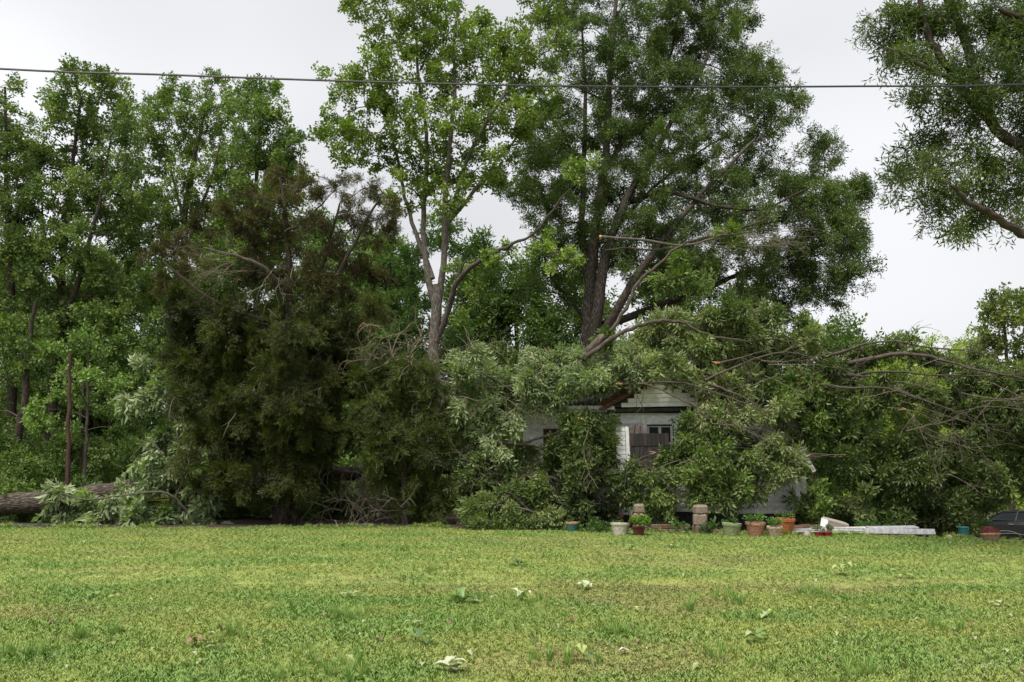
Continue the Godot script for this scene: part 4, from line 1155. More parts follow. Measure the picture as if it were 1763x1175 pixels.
# ---------------------------------------------------------------- the house
func clad(o: Node3D, x0: float, x1: float, y0: float, y1: float, z: float, holes: Array, yaw := false) -> void:
	# holes: [x0, x1, y0, y1]; a dark sheathing with openings, lapped boards nailed over it
	var w := Mesher.new()
	var cuts := [x0, x1]
	for h: Array in holes:
		cuts.append(h[0])
		cuts.append(h[1])
	cuts.sort()
	for i in cuts.size() - 1:
		var a: float = cuts[i]
		var b: float = cuts[i + 1]
		if b - a < 0.01:
			continue
		var y := y0
		for h: Array in holes:
			if h[0] <= a + 0.001 and h[1] >= b - 0.001:
				if h[2] > y:
					w.box(Transform3D(Basis(), Vector3((a + b) / 2, (y + h[2]) / 2, z - 0.06)), Vector3(b - a, h[2] - y, 0.1))
				y = h[3]
		if y1 > y:
			w.box(Transform3D(Basis(), Vector3((a + b) / 2, (y + y1) / 2, z - 0.06)), Vector3(b - a, y1 - y, 0.1))
	var wall := part("wall", w, M.sheath, o)
	var course := 0.145
	var shared := {}
	var n := int((y1 - y0) / course)
	for i in n:
		var y := y0 + i * course
		var segs := [[x0, x1]]
		for h: Array in holes:
			if y + course > h[2] + 0.01 and y < h[3] - 0.01:
				var next: Array = []
				for s: Array in segs:
					if h[0] > s[0]:
						next.append([s[0], minf(h[0], s[1])])
					if h[1] < s[1]:
						next.append([maxf(h[1], s[0]), s[1]])
				segs = next
		for s: Array in segs:
			var l: float = s[1] - s[0]
			if l < 0.03:
				continue
			var key := snappedf(l, 0.01)
			if not shared.has(key):
				var b := Mesher.new()
				var hx := l / 2.0 - 0.002
				var p: Array = []
				for e: float in [-hx, hx]:
					p.append([Vector3(e, 0, -0.008), Vector3(e, 0, 0.042), Vector3(e, course + 0.012, 0.004), Vector3(e, course + 0.012, -0.008)])
				b.quad(p[0][1], p[0][2], p[1][2], p[1][1])
				b.quad(p[0][0], p[0][1], p[1][1], p[1][0])
				b.quad(p[0][3], p[1][3], p[1][2], p[0][2])
				b.quad(p[0][0], p[0][3], p[0][2], p[0][1])
				b.quad(p[1][1], p[1][2], p[1][3], p[1][0])
				shared[key] = b.done()
			var m := put("clapboard", shared[key], M.white if rng.randf() < 0.6 else M.white2, wall)
			m.position = Vector3((s[0] + s[1]) / 2.0, y, z + rng.randf_range(0.0, 0.004))
			m.rotation.z = rng.randf_range(-0.0015, 0.0015)

func slab(o: Node, called: String, c: Vector3, size: Vector3, m: Material, rot := Vector3.ZERO, bevel := 0.006) -> MeshInstance3D:
	var b := Mesher.new()
	b.box(Transform3D(), size, bevel)
	var p := part(called, b, m, o)
	p.position = c
	p.rotation_degrees = rot
	return p

func window(o: Node3D, x0: float, x1: float, y0: float, y1: float, z: float) -> void:
	var f := Mesher.new()
	var w := 0.09
	f.box(Transform3D(Basis(), Vector3(x0 - w / 2, (y0 + y1) / 2, z + 0.02)), Vector3(w, y1 - y0 + 2 * w, 0.07), 0.006)
	f.box(Transform3D(Basis(), Vector3(x1 + w / 2, (y0 + y1) / 2, z + 0.02)), Vector3(w, y1 - y0 + 2 * w, 0.07), 0.006)
	f.box(Transform3D(Basis(), Vector3((x0 + x1) / 2, y1 + w / 2, z + 0.017)), Vector3(x1 - x0, w, 0.07), 0.006)
	f.box(Transform3D(Basis(), Vector3((x0 + x1) / 2, y0 - w / 2, z + 0.035)), Vector3(x1 - x0, w, 0.10), 0.006)
	var win := part("window", f, M.trim, o)
	var s := Mesher.new()
	var ym := (y0 + y1) / 2
	for y: float in [y0 + 0.025, ym, y1 - 0.025]:
		s.box(Transform3D(Basis(), Vector3((x0 + x1) / 2, y, z - 0.035)), Vector3(x1 - x0, 0.05, 0.035), 0.004)
	for x: float in [x0 + 0.02, x1 - 0.02]:
		s.box(Transform3D(Basis(), Vector3(x, ym, z - 0.038)), Vector3(0.04, y1 - y0, 0.03), 0.004)
	part("sash", s, M.trim, win)
	for e: float in [0.0, 1.0]:
		var g := Mesher.new()
		g.box(Transform3D(Basis(), Vector3((x0 + x1) / 2, lerpf((y0 + ym) / 2, (ym + y1) / 2, e), z - 0.045)), Vector3(x1 - x0 - 0.08, (y1 - y0) / 2 - 0.07, 0.006))
		part("pane", g, M.glass, win)
	var n := int((y1 - y0 - 0.1) / 0.045)
	var bl := Mesher.new()
	bl.box(Transform3D(Basis(Vector3.RIGHT, 0.9), Vector3.ZERO), Vector3(x1 - x0 - 0.06, 0.003, 0.038))
	var bm := bl.done()
	for i in n:
		var q := put("blind_slat", bm, M.blind, win)
		q.position = Vector3((x0 + x1) / 2, y0 + 0.07 + i * 0.045, z - 0.11)

func house() -> void:
	rng.seed = 606
	var X := func(px: float) -> float: return (px - 881.5) / 60.0
	var z := -25.0
	var o := thing("house", "small white clapboard house crushed under the fallen crown", "house", Vector3(0, 0, 0))
	var lx: float = X.call(908)
	var bx: float = X.call(1046)
	var cx: float = X.call(1236)
	var rx: float = X.call(1376)
	var y0 := 0.42
	var y1 := 3.2
	# foundation of painted blocks with a low plinth
	for q: Array in [[lx, bx, z], [bx, rx, z + 0.03]]:
		var n := int((float(q[1]) - float(q[0])) / 0.4)
		var f := slab(o, "foundation", Vector3((float(q[0]) + float(q[1])) / 2, 0.17, float(q[2]) - 0.17), Vector3(float(q[1]) - float(q[0]), 0.5, 0.1), M.foundation)
		for i in n:
			for j in 2:
				var w: float = (float(q[1]) - float(q[0])) / n
				slab(f, "block", Vector3(-(float(q[1]) - float(q[0])) / 2 + w * (i + 0.5), -0.125 + j * 0.25, 0.1), Vector3(w - 0.008, 0.242, 0.14), M.foundation)
	clad(o, lx, bx, y0, y1, z, [[X.call(970), X.call(1012), 1.5, 2.75]])
	window(o, X.call(970), X.call(1012), 1.5, 2.75, z)
	clad(o, bx, cx, y0, y1 + 0.05, z + 0.06, [[X.call(1112), X.call(1158), y0, 2.85]])
	clad(o, cx, rx, y0, y1, z, [[X.call(1285), X.call(1343), 1.75, 2.75]])
	window(o, X.call(1285), X.call(1343), 1.75, 2.75, z)
	# shutters: louvred, dark red
	for q: Array in [[X.call(935), X.call(958), 1.45, 2.75], [X.call(1347), X.call(1367), 1.7, 2.75]]:
		var sh := slab(o, "shutter", Vector3((q[0] + q[1]) / 2, (q[2] + q[3]) / 2, z + 0.035), Vector3(q[1] - q[0], q[3] - q[2], 0.02), M.shutter)
		for e: float in [-1.0, 1.0]:
			slab(sh, "stile", Vector3(e * ((q[1] - q[0]) / 2 - 0.025), 0, 0.022), Vector3(0.05, q[3] - q[2], 0.02), M.shutter)
		for i in int((q[3] - q[2]) / 0.06) - 1:
			slab(sh, "louvre", Vector3(0, -(q[3] - q[2]) / 2 + 0.07 + i * 0.06, 0.02), Vector3(q[1] - q[0] - 0.1, 0.045, 0.008), M.shutter, Vector3(30, 0, 0), 0.0)
	# corner boards, fascia, gutter
	for x: float in [lx - 0.03, rx + 0.02]:
		slab(o, "corner_board", Vector3(x, (y0 + y1) / 2, z + 0.005), Vector3(0.13, y1 - y0 + 0.05, 0.11), M.trim)
	slab(o, "fascia", Vector3((lx + bx) / 2 - 0.1, 3.3, z + 0.32), Vector3(bx - lx + 0.5, 0.16, 0.03), M.trim, Vector3(0, 0, -0.8))
	slab(o, "gutter", Vector3((lx + bx) / 2 - 0.1, 3.33, z + 0.4), Vector3(bx - lx + 0.5, 0.11, 0.12), M.white, Vector3(0, 0, -0.8), 0.02)
	slab(o, "soffit", Vector3((lx + bx) / 2, 3.22, z + 0.17), Vector3(bx - lx + 0.3, 0.02, 0.28), M.white)
	slab(o, "fascia", Vector3((cx + rx) / 2, 3.26, z + 0.3), Vector3(rx - cx + 0.5, 0.16, 0.03), M.white2, Vector3(0, 0, 2.5))
	slab(o, "sill_board", Vector3((cx + rx) / 2 + 0.2, y0 - 0.02, z + 0.03), Vector3(rx - cx - 0.3, 0.07, 0.09), M.trim)
	# the door: casing, storm door with panes
	var dx0: float = X.call(1112)
	var dx1: float = X.call(1158)
	var casing := Mesher.new()
	for x: float in [dx0 - 0.06, dx1 + 0.06]:
		casing.box(Transform3D(Basis(), Vector3(x, 1.7, z + 0.1)), Vector3(0.12, 2.5, 0.06), 0.006)
	casing.box(Transform3D(Basis(), Vector3((dx0 + dx1) / 2, 2.93, z + 0.103)), Vector3(dx1 - dx0 + 0.3, 0.14, 0.07), 0.006)
	part("door_casing", casing, M.trim, o)
	slab(o, "header_board", Vector3(X.call(1142), 3.06, z + 0.1), Vector3(1.35, 0.14, 0.05), M.white)
	var door := slab(o, "door", Vector3((dx0 + dx1) / 2, 1.63, z - 0.02), Vector3(dx1 - dx0 - 0.02, 2.4, 0.045), M.white)
	for e: float in [-1.0, 1.0]:
		for k in 2:
			slab(door, "pane", Vector3(e * 0.17, 0.45 + 0.5 * k, 0.025), Vector3(0.26, 0.42, 0.012), M.inside)
	slab(door, "handle", Vector3(0.3, -0.25, 0.05), Vector3(0.05, 0.1, 0.05), M.foundation, Vector3.ZERO, 0.015)
	# broken gable over the entry
	var gz := z + 0.42
	var gx: float = X.call(1128)
	var gm := Mesher.new()
	gm.tri(Vector3(X.call(1052), 3.33, gz), Vector3(gx, 4.12, gz), Vector3(X.call(1215), 3.42, gz))
	gm.tri(Vector3(X.call(1215), 3.42, gz - 0.1), Vector3(gx, 4.12, gz - 0.1), Vector3(X.call(1052), 3.33, gz - 0.1))
	var gable := part("gable", gm, M.sheath, o)
	for i in 6:
		var yb := 3.34 + i * 0.125
		var xa := lerpf(X.call(1056), gx, (yb - 3.30) / 0.82) + 0.12
		var xb := lerpf(X.call(1215), gx, (yb - 3.36) / 0.76) - 0.08
		if xb - xa > 0.1:
			slab(gable, "clapboard", Vector3((xa + xb) / 2, yb + 0.07, gz + 0.014), Vector3(xb - xa, 0.12, 0.018), M.white, Vector3(-5, 0, 1.0), 0.003)
	slab(o, "lintel_beam", Vector3(X.call(1130), 3.27, z + 0.3), Vector3(2.9, 0.10, 0.12), M.sheath, Vector3(0, 0, 1.0))
	for q: Array in [[1030, 3.24, 1112, 4.02, 0.16], [1036, 3.30, 1120, 4.12, 0.08], [1024, 3.34, 1105, 4.10, 0.0]]:
		var a := Vector3(X.call(q[0]), q[1], gz + float(q[4]))
		var b := Vector3(X.call(q[2]), q[3], gz + float(q[4]) - 0.05)
		slab(o, "rake_board", (a + b) / 2, Vector3(a.distance_to(b), 0.13, 0.035), M.timber, Vector3(0, 0, rad_to_deg(atan2(b.y - a.y, b.x - a.x))))
	slab(o, "rake_board", Vector3(X.call(1180), 3.82, gz + 0.1), Vector3(2.0, 0.13, 0.035), M.white2, Vector3(0, 0, -25))
	slab(o, "sheathing_panel", Vector3(X.call(1208), 3.72, z + 0.45), Vector3(0.75, 0.5, 0.02), M.plywood, Vector3(-48, 8, -14))
	# roofs: entry gable roof and the sagging main roof with courses of shingles
	for s: float in [-1.0, 1.0]:
		slab(o, "entry_roof", Vector3(gx + s * 0.78, 3.82, z - 0.86), Vector3(1.9, 0.05, 2.3), M.roof, Vector3(0, 0, -s * 27.0))
	var ridge := Vector3(0, 4.7, -29.2)
	var eave := Vector3(0, 3.36, -24.6)
	var tilt := rad_to_deg(atan2(ridge.y - eave.y, eave.z - ridge.z))
	var run := Vector2(ridge.y - eave.y, eave.z - ridge.z).length()
	for q: Array in [[lx - 0.3, bx + 0.4], [cx - 0.6, rx + 0.3]]:
		var rf := slab(o, "roof", Vector3((q[0] + q[1]) / 2, (ridge.y + eave.y) / 2, (ridge.z + eave.z) / 2), Vector3(q[1] - q[0], 0.06, run), M.sheath, Vector3(tilt, 0, 0))
		for i in int(run / 0.2):
			slab(rf, "shingle_course", Vector3(0, 0.045, run / 2 - 0.12 - i * 0.2), Vector3(q[1] - q[0] + 0.02, 0.012, 0.24), M.roof if i % 3 else M.shingle2, Vector3(1.5, 0, 0), 0.0)
	slab(o, "roof", Vector3((bx + cx) / 2 - 0.1, 4.0, -27.4), Vector3(cx - bx - 0.9, 0.06, 3.9), M.roof, Vector3(tilt - 4.0, 0, 2))
	slab(o, "roof", Vector3((lx + rx) / 2, 3.98, -31.5), Vector3(rx - lx + 0.6, 0.08, 4.9), M.roof, Vector3(-tilt, 0, 0))
	for x: float in [lx + 0.06, rx - 0.06]:
		slab(o, "side_wall", Vector3(x, 1.7, -29.2), Vector3(0.12, 3.3, 8.2), M.white2)
		var tri := Mesher.new()
		for e: float in [-0.05, 0.05]:
			var a := Vector3(x + e, 3.3, -25.1)
			var b := Vector3(x + e, 3.3, -33.3)
			var c := Vector3(x + e, 4.62, -29.2)
			if e < 0.0:
				tri.tri(a, b, c)
			else:
				tri.tri(a, c, b)
		part("gable", tri, M.white2, o)
	slab(o, "back_wall", Vector3((lx + rx) / 2, 1.7, -33.3), Vector3(rx - lx, 3.3, 0.12), M.white2)
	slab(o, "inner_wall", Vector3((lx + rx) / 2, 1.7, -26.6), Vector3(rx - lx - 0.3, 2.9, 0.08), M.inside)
	slab(o, "floor", Vector3((lx + rx) / 2, 0.36, -29.1), Vector3(rx - lx - 0.3, 0.1, 7.9), M.timber)
	# loose pieces torn from the house: they stand on their own
	var st := thing("wall_fragment", "narrow white clapboard wall end standing left of the dark shingle sheet", "wall", Vector3(X.call(1067), 0.35, z + 0.75))
	slab(st, "core", Vector3(0, 1.2, -0.02), Vector3(0.36, 2.4, 0.1), M.sheath)
	for i in 19:
		slab(st, "clapboard", Vector3(-0.04, 0.08 + i * 0.126, 0.045), Vector3(0.26, 0.12, 0.02), M.white, Vector3(-5, 0, 0), 0.003)
	slab(st, "corner_board", Vector3(0.15, 1.2, 0.05), Vector3(0.1, 2.42, 0.05), M.trim)
	st.rotation_degrees.z = 1.5
	var rs := thing("shingle_sheet", "torn sheet of dark roof shingles hanging before the door", "roofing", Vector3(X.call(1109), 2.05, z + 0.85))
	slab(rs, "backing", Vector3(0, 0.05, -0.03), Vector3(1.04, 0.95, 0.02), M.sheath, Vector3.ZERO, 0.0)
	for r in 3:
		for i in 9:
			var mm: Material = [M.shingle, M.shingle2, M.shingle, M.roof][rng.randi() % 4]
			slab(rs, "shingle", Vector3(-0.47 + i * 0.117, 0.36 - r * 0.3 + rng.randf_range(-0.012, 0.012), 0.004 + rng.randf() * 0.008), Vector3(0.109, 0.34, 0.012), mm, Vector3(-3, 0, rng.randf_range(-1.0, 1.0)), 0.0)
	rs.rotation_degrees = Vector3(6, -4, 0.5)
	var sp := Mesher.new()
	var sn := thing("splintered_boards", "splintered tan wood sticking up beside the dark shingle sheet", "boards", Vector3(X.call(1088), 2.6, z + 0.7))
	for i in 6:
		var a := Vector3(-0.2 + i * 0.08, -0.25, -0.05)
		sp = Mesher.new()
		sp.box(Transform3D(Basis(Vector3.BACK, rng.randf_range(-0.25, 0.25)), a + Vector3(0, rng.randf_range(0.16, 0.28), 0)), Vector3(0.035, rng.randf_range(0.4, 0.6), 0.015), 0.003)
		part("splinter", sp, M.plywood if i % 2 else M.timber, sn)
	var dp := thing("leaning_trim_board", "white trim board leaning off the right corner of the house", "board", on(1391, 24.2))
	slab(dp, "board", Vector3(0, 1.85, 0.0), Vector3(0.11, 0.75, 0.03), M.trim, Vector3(0, 0, 28))
	slab(dp, "prop", Vector3(0.22, 1.0, -0.1), Vector3(0.05, 2.05, 0.05), M.timber, Vector3(0, 0, 1))
	slab(dp, "broken_sheathing", Vector3(0.12, 1.8, -0.2), Vector3(0.16, 0.5, 0.03), M.plywood, Vector3(0, 10, 12))


# ---------------------------------------------------------------- pots, piers, debris
func plant_pot(label: String, px: float, d: float, top: float, h: float, col: Color, rimcol: Color, square := false) -> Node3D:
	var p := on(px, d, 0.03)
	var t := thing("plant_pot", label, "plant pot", p, "plant pots along the edge of the lawn")
	t.rotation_degrees = Vector3(rng.randf_range(-3, 3), rng.randf() * 90.0 if not square else rng.randf_range(-9, 9), rng.randf_range(-3, 3))
	var m := pot_mat(col)
	var rm := m if rimcol == col else pot_mat(rimcol)
	var r := top
	var b := Mesher.new()
	b.lathe([Vector2(0.0, 0.0), Vector2(r * 0.66, 0.0), Vector2(r * 0.68, 0.012), Vector2(r * 0.8, h * 0.4), Vector2(r * 0.93, h * 0.8)], 4 if square else 28, Transform3D(Basis(Vector3.UP, PI / 4 if square else 0.0), Vector3.ZERO))
	part("pot", b, m, t)
	b = Mesher.new()
	b.lathe([Vector2(r * 0.90, h * 0.79), Vector2(r * 0.98, h * 0.795), Vector2(r * 1.0, h * 0.82), Vector2(r * 1.02, h * 0.985), Vector2(r * 1.0, h), Vector2(r * 0.93, h * 0.995), Vector2(r * 0.9, h * 0.95), Vector2(r * 0.88, h * 0.85)], 4 if square else 28, Transform3D(Basis(Vector3.UP, PI / 4 if square else 0.0), Vector3.ZERO))
	part("rim", b, rm, t)
	b = Mesher.new()
	b.lathe([Vector2(r * 0.9, h * 0.9), Vector2(r * 0.5, h * 0.925), Vector2(0.0, h * 0.93)], 20, Transform3D(), 0.03)
	part("potting_soil", b, M.soil, t)
	return t

func potted(t: Node3D, h: float, r: float, n: int, c0: Color, c1: Color, size: float, tall: float) -> void:
	var xf: Array[Transform3D] = []
	var tint: Array[Color] = []
	for i in n:
		var a := rng.randf() * TAU
		var rr := sqrt(rng.randf()) * r
		var ax := (Vector3(cos(a), 0, sin(a)) * rr / r * 0.7 + Vector3.UP + rv() * 0.4).normalized()
		var sd := ax.cross(rv()).normalized()
		xf.append(Transform3D(Basis(sd, ax, sd.cross(ax)).scaled(Vector3.ONE * size * rng.randf_range(0.7, 1.3)), Vector3(cos(a) * rr, h + rng.randf() * tall, sin(a) * rr)))
		tint.append(c0.lerp(c1, rng.randf()))
	scatter(t, "foliage", S.small, M.leaf, xf, tint)

func bloom(t: Node3D, p: Vector3, r: float, m: Material) -> void:
	var st := Mesher.new()
	st.tube(PackedVector3Array([Vector3(p.x * 0.5, p.y - 0.16, p.z * 0.5), p]), PackedFloat32Array([0.004, 0.003]), 4)
	var s := part("stalk", st, plain(lin(0.08, 0.16, 0.04)), t)
	var b := Mesher.new()
	for k in 3:
		for i in 7:
			var a := TAU * (i + 0.5 * k) / 7.0
			var d := Vector3(cos(a), 0.25 + 0.5 * k, sin(a)).normalized()
			leaf(b, p, d, Vector3.UP, r * (1.0 - 0.2 * k), r * 0.6, 0.2, Color.WHITE)
	part("flower", b, m, s)

func small_things() -> void:
	rng.seed = 707
	var leafy := [Color(0.06, 0.13, 0.03), Color(0.17, 0.29, 0.07)]
	var t := plant_pot("teal pot with a terracotta rim beside the leafy bough", 984, 22.6, 0.17, 0.26, lin(0.035, 0.13, 0.12), lin(0.38, 0.22, 0.14))
	potted(t, 0.24, 0.1, 6, leafy[0], leafy[1], 0.5, 0.03)
	var pink := plain(lin(0.6, 0.04, 0.12), 0.6)
	var orange := plain(lin(0.75, 0.17, 0.02), 0.6)
	t = plant_pot("off white pot holding one pink flower", 1066, 21.4, 0.235, 0.32, lin(0.5, 0.46, 0.39), lin(0.52, 0.48, 0.41))
	potted(t, 0.28, 0.1, 5, leafy[0], leafy[1], 0.5, 0.02)
	bloom(t, Vector3(0.02, 0.46, 0.03), 0.055, pink)
	bloom(t, Vector3(0.035, 0.43, -0.02), 0.04, pink)
	t = plant_pot("maroon square pot with green plant and orange flowers", 1097, 21.2, 0.21, 0.24, lin(0.10, 0.022, 0.018), lin(0.11, 0.026, 0.02), true)
	potted(t, 0.24, 0.15, 40, Color(0.10, 0.2, 0.03), Color(0.28, 0.4, 0.07), 0.9, 0.06)
	for i in 9:
		bloom(t, Vector3(rng.randf_range(-0.17, 0.17), 0.39 + rng.randf() * 0.07, rng.randf_range(-0.1, 0.12)), 0.045, orange)
	t = plant_pot("sage green pot with a wilted dark plant", 1255, 21.0, 0.225, 0.33, lin(0.21, 0.26, 0.13), lin(0.24, 0.29, 0.15))
	potted(t, 0.3, 0.13, 7, Color(0.04, 0.085, 0.02), Color(0.10, 0.18, 0.05), 0.7, 0.02)
	t = plant_pot("wide faded terracotta pot with a leafy plant", 1296, 21.0, 0.235, 0.35, lin(0.36, 0.17, 0.12), lin(0.4, 0.2, 0.14))
	potted(t, 0.33, 0.13, 13, leafy[0], Color(0.2, 0.34, 0.09), 0.9, 0.04)
	t = plant_pot("bright orange terracotta pot with ferny leaves, behind the ribbed cream pot", 1347, 21.6, 0.235, 0.40, lin(0.42, 0.13, 0.04), lin(0.45, 0.145, 0.045))
	potted(t, 0.37, 0.14, 12, leafy[0], leafy[1], 0.7, 0.02)
	bloom(t, Vector3(-0.17, 0.43, 0.1), 0.05, orange)
	bloom(t, Vector3(-0.11, 0.42, 0.12), 0.05, orange)
	t = plant_pot("ribbed cream pot with a green plant, before the orange pot", 1329, 20.9, 0.185, 0.26, lin(0.46, 0.35, 0.27), lin(0.5, 0.39, 0.3))
	for i in 4:
		var rb := Mesher.new()
		rb.lathe([Vector2(0.140 + i * 0.009, 0.05 + i * 0.04), Vector2(0.148 + i * 0.009, 0.06 + i * 0.04), Vector2(0.144 + i * 0.009, 0.07 + i * 0.04)], 24, Transform3D())
		part("rib", rb, pot_mat(lin(0.44, 0.33, 0.25)), t)
	potted(t, 0.24, 0.12, 16, Color(0.06, 0.14, 0.03), Color(0.14, 0.27, 0.06), 0.75, 0.05)
	for q: Array in [["small red planter, left of the pair on the lawn edge", 1404], ["small red planter with a dark seedling, right of the pair on the lawn edge", 1419]]:
		t = plant_pot(q[0], q[1], 20.6, 0.12, 0.13, lin(0.34, 0.015, 0.02), lin(0.38, 0.02, 0.025), true)
		potted(t, 0.12, 0.07, 8, Color(0.05, 0.11, 0.03), Color(0.12, 0.2, 0.06), 0.6, 0.04)
	t = plant_pot("weathered terracotta pot near the parked car at the far right", 1697, 19.6, 0.2, 0.2, lin(0.27, 0.19, 0.14), lin(0.38, 0.17, 0.10))
	var cr := thing("crumpled_red_cover", "crumpled dark red cloth cover heaped on the far right pot", "cover", on(1696, 20.2, 0.1))
	var cf := Mesher.new()
	var apex := Vector3(-0.03, 0.26, 0)
	var hem: Array = []
	for i in 16:
		var a := TAU * i / 16.0
		var ra := 0.2 * rng.randf_range(0.75, 1.25) * (0.72 if i % 2 else 1.05)
		hem.append([Vector3(cos(a) * ra * 0.55 - 0.02, 0.2 + rng.randf_range(-0.03, 0.05), sin(a) * ra * 0.55), Vector3(cos(a) * ra, 0.11 + rng.randf_range(-0.03, 0.05), sin(a) * ra)])
	for i in 16:
		var h0: Array = hem[i]
		var h1: Array = hem[(i + 1) % 16]
		cf.tri(apex, h0[0], h1[0])
		cf.quad(h0[0], h0[1], h1[1], h1[0])
	part("cloth", cf, plain(lin(0.07, 0.01, 0.008), 0.9), cr)
	cf = Mesher.new()
	cf.tube(PackedVector3Array([Vector3(0, 0, 0), Vector3(0.02, 0.4, 0)]), PackedFloat32Array([0.01, 0.01]), 6)
	part("pole", cf, M.cable, cr)
	var bin := thing("teal_bucket", "small teal bucket in the shade left of the parked car", "bucket", on(1651, 21.5))
	var lb := Mesher.new()
	lb.lathe([Vector2(0, 0.0), Vector2(0.09, 0), Vector2(0.1, 0.02), Vector2(0.115, 0.27), Vector2(0.125, 0.28), Vector2(0.12, 0.3), Vector2(0.105, 0.29)], 18, Transform3D())
	part("bucket", lb, plain(lin(0.01, 0.11, 0.11), 0.6), bin)
	lb = Mesher.new()
	lb.lathe([Vector2(0.105, 0.27), Vector2(0.0, 0.275)], 18, Transform3D())
	part("lid", lb, plain(lin(0.02, 0.16, 0.16), 0.5), bin)
	var hp := thing("wire_hoop", "thin grey wire hoops leaning beside the parked car", "wire", on(1722, 20.4))
	for q: Array in [[0.0, 0.35, 0.26], [0.12, 0.5, 0.2]]:
		var pts := PackedVector3Array()
		for i in 13:
			var a := PI * i / 12.0
			pts.append(Vector3(float(q[0]) + cos(a) * float(q[1]), sin(a) * float(q[2]), 0.1 * sin(a * 2.0)))
		var hm := Mesher.new()
		hm.tube(pts, tapered(13, 0.006, 0.006), 6)
		part("hoop", hm, plain(lin(0.25, 0.25, 0.26), 0.4), hp)
	# stone piers and low walls at the entry steps
	for q: Array in [["stone_pier", "squat rounded stone pier behind the off white pot", 1098, 22.4, 0.76, 0.32], ["stone_pier", "taller rough stone pier right of the entry", 1203, 22.0, 0.74, 0.40]]:
		t = thing(q[0], q[1], "pier", on(q[2], q[3]))
		var tall: float = q[4]
		var w: float = q[5]
		slab(t, "base_stone", Vector3(0.03, tall * 0.16, 0), Vector3(w, tall * 0.34, w * 0.9), M.block_b, Vector3(0, 7, 0.5), 0.03)
		slab(t, "stone", Vector3(-0.01, tall * 0.5, 0), Vector3(w * 0.82, tall * 0.38, w * 0.8), M.block_a, Vector3(0, -6, -1.5), 0.035)
		slab(t, "cap_stone", Vector3(0.01, tall * 0.83, 0), Vector3(w * 0.78, tall * 0.32, w * 0.76), M.block_a, Vector3(0, 11, 1.5), 0.045)
	for q: Array in [["garden_wall", "low brown block edging between the two stone piers", 1115, 1180, 22.6, 2], ["garden_wall", "low reddish block edging behind the off white pot", 1010, 1085, 22.9, 1], ["garden_wall", "low block edging left of the sage green pot", 1213, 1240, 22.2, 1]]:
		var a := on(q[2], q[4])
		var b := on(q[3], q[4])
		t = thing(q[0], q[1], "wall", a)
		var n := int(a.distance_to(b) / 0.3) + 1
		for j in int(q[5]):
			for i in n:
				slab(t, "block", Vector3((b.x - a.x) * (i + 0.5) / n + (0.05 if j % 2 else 0.0), 0.06 + j * 0.115, rng.randf_range(-0.015, 0.015)), Vector3((b.x - a.x) / n - 0.01, 0.108, 0.16), [M.block_b, M.block_a, M.block_b, M.brickred][rng.randi() % 4], Vector3(0, rng.randf_range(-3, 3), 0), 0.012)
	# debris heaped right of the pots
	for q: Array in [
		["fascia_board", "long white aluminium trim strips piled on the grass edge", 1435, 21.6, 2.6, 0.04, 0.18, 0.06, 3.0, M.dull],
		["fascia_board", "grey white siding strip lying in front of the stone slab", 1410, 21.9, 2.2, 0.035, 0.15, 0.11, -3.0, M.white2],
		["fascia_board", "thin bent white strip on top of the siding pile", 1460, 21.3, 2.0, 0.02, 0.12, 0.13, 2.0, M.dull],
		["old_plank", "weathered brown plank resting on the siding pile", 1385, 22.0, 1.3, 0.03, 0.12, 0.2, -8.0, M.timber],
		["old_plank", "second brown plank slanting towards the house corner", 1352, 22.3, 1.1, 0.03, 0.10, 0.18, -12.0, M.timber],
	]:
		var p := on(q[2], q[3])
		t = thing(q[0], q[1], "board", p)
		slab(t, "board", Vector3(0, float(q[7]), 0), Vector3(q[4], q[5], q[6]), q[9], Vector3(rng.randf_range(-8, 8), rng.randf_range(-6, 6), -float(q[8]) * 0.5), 0.008)
		if (q[9] as Material) != M.timber:
			slab(t, "lip", Vector3(0.02, float(q[7]) + 0.035, -float(q[6]) * 0.45), Vector3(float(q[4]) * 0.97, 0.05, 0.012), q[9], Vector3(0, rng.randf_range(-4, 4), -float(q[8]) * 0.5), 0.003)
	t = thing("white_sheet", "large flat white metal sheet lying on edge at the right of the debris", "panel", on(1542, 21.0))
	slab(t, "panel", Vector3(0, 0.14, 0), Vector3(1.72, 0.14, 0.06), M.dull, Vector3(-20, 4, -1.2), 0.01)
	slab(t, "flange", Vector3(-0.1, 0.23, -0.16), Vector3(1.2, 0.03, 0.25), M.dull, Vector3(6, 4, 0.5), 0.006)
	t = thing("white_bracket", "upright white metal flashing piece behind the red planters", "flashing", on(1413, 21.5))
	slab(t, "plate", Vector3(0.02, 0.3, 0), Vector3(0.19, 0.2, 0.012), M.trim, Vector3(-10, 15, -18), 0.004)
	slab(t, "foot", Vector3(-0.02, 0.18, -0.05), Vector3(0.16, 0.06, 0.012), M.trim, Vector3(-60, 15, -18), 0.004)
	t = thing("stone_slab", "tilted tan concrete slab behind the white strips", "slab", on(1432, 22.1))
	slab(t, "slab", Vector3(0, 0.24, 0), Vector3(0.62, 0.2, 0.3), M.block_c, Vector3(10, 8, -14), 0.03)
	for q: Array in [["pale rounded stone between the orange pot and the red planters", 1384, 20.8, 0.085], ["small pale stone on the grass left of the teal bucket", 1626, 20.4, 0.07], ["brownish stone at the end of the white strips", 1487, 20.9, 0.07]]:
		t = thing("stone", q[0], "stone", on(q[1], q[2], 0.02))
		var sb := Mesher.new()
		var r: float = q[3]
		sb.lathe([Vector2(0, 0), Vector2(r * 0.8, 0.01), Vector2(r, r * 0.6), Vector2(r * 0.75, r * 1.3), Vector2(r * 0.3, r * 1.6), Vector2(0, r * 1.62)], 11, Transform3D(), 0.12)
		part("rock", sb, M.block_c, t)
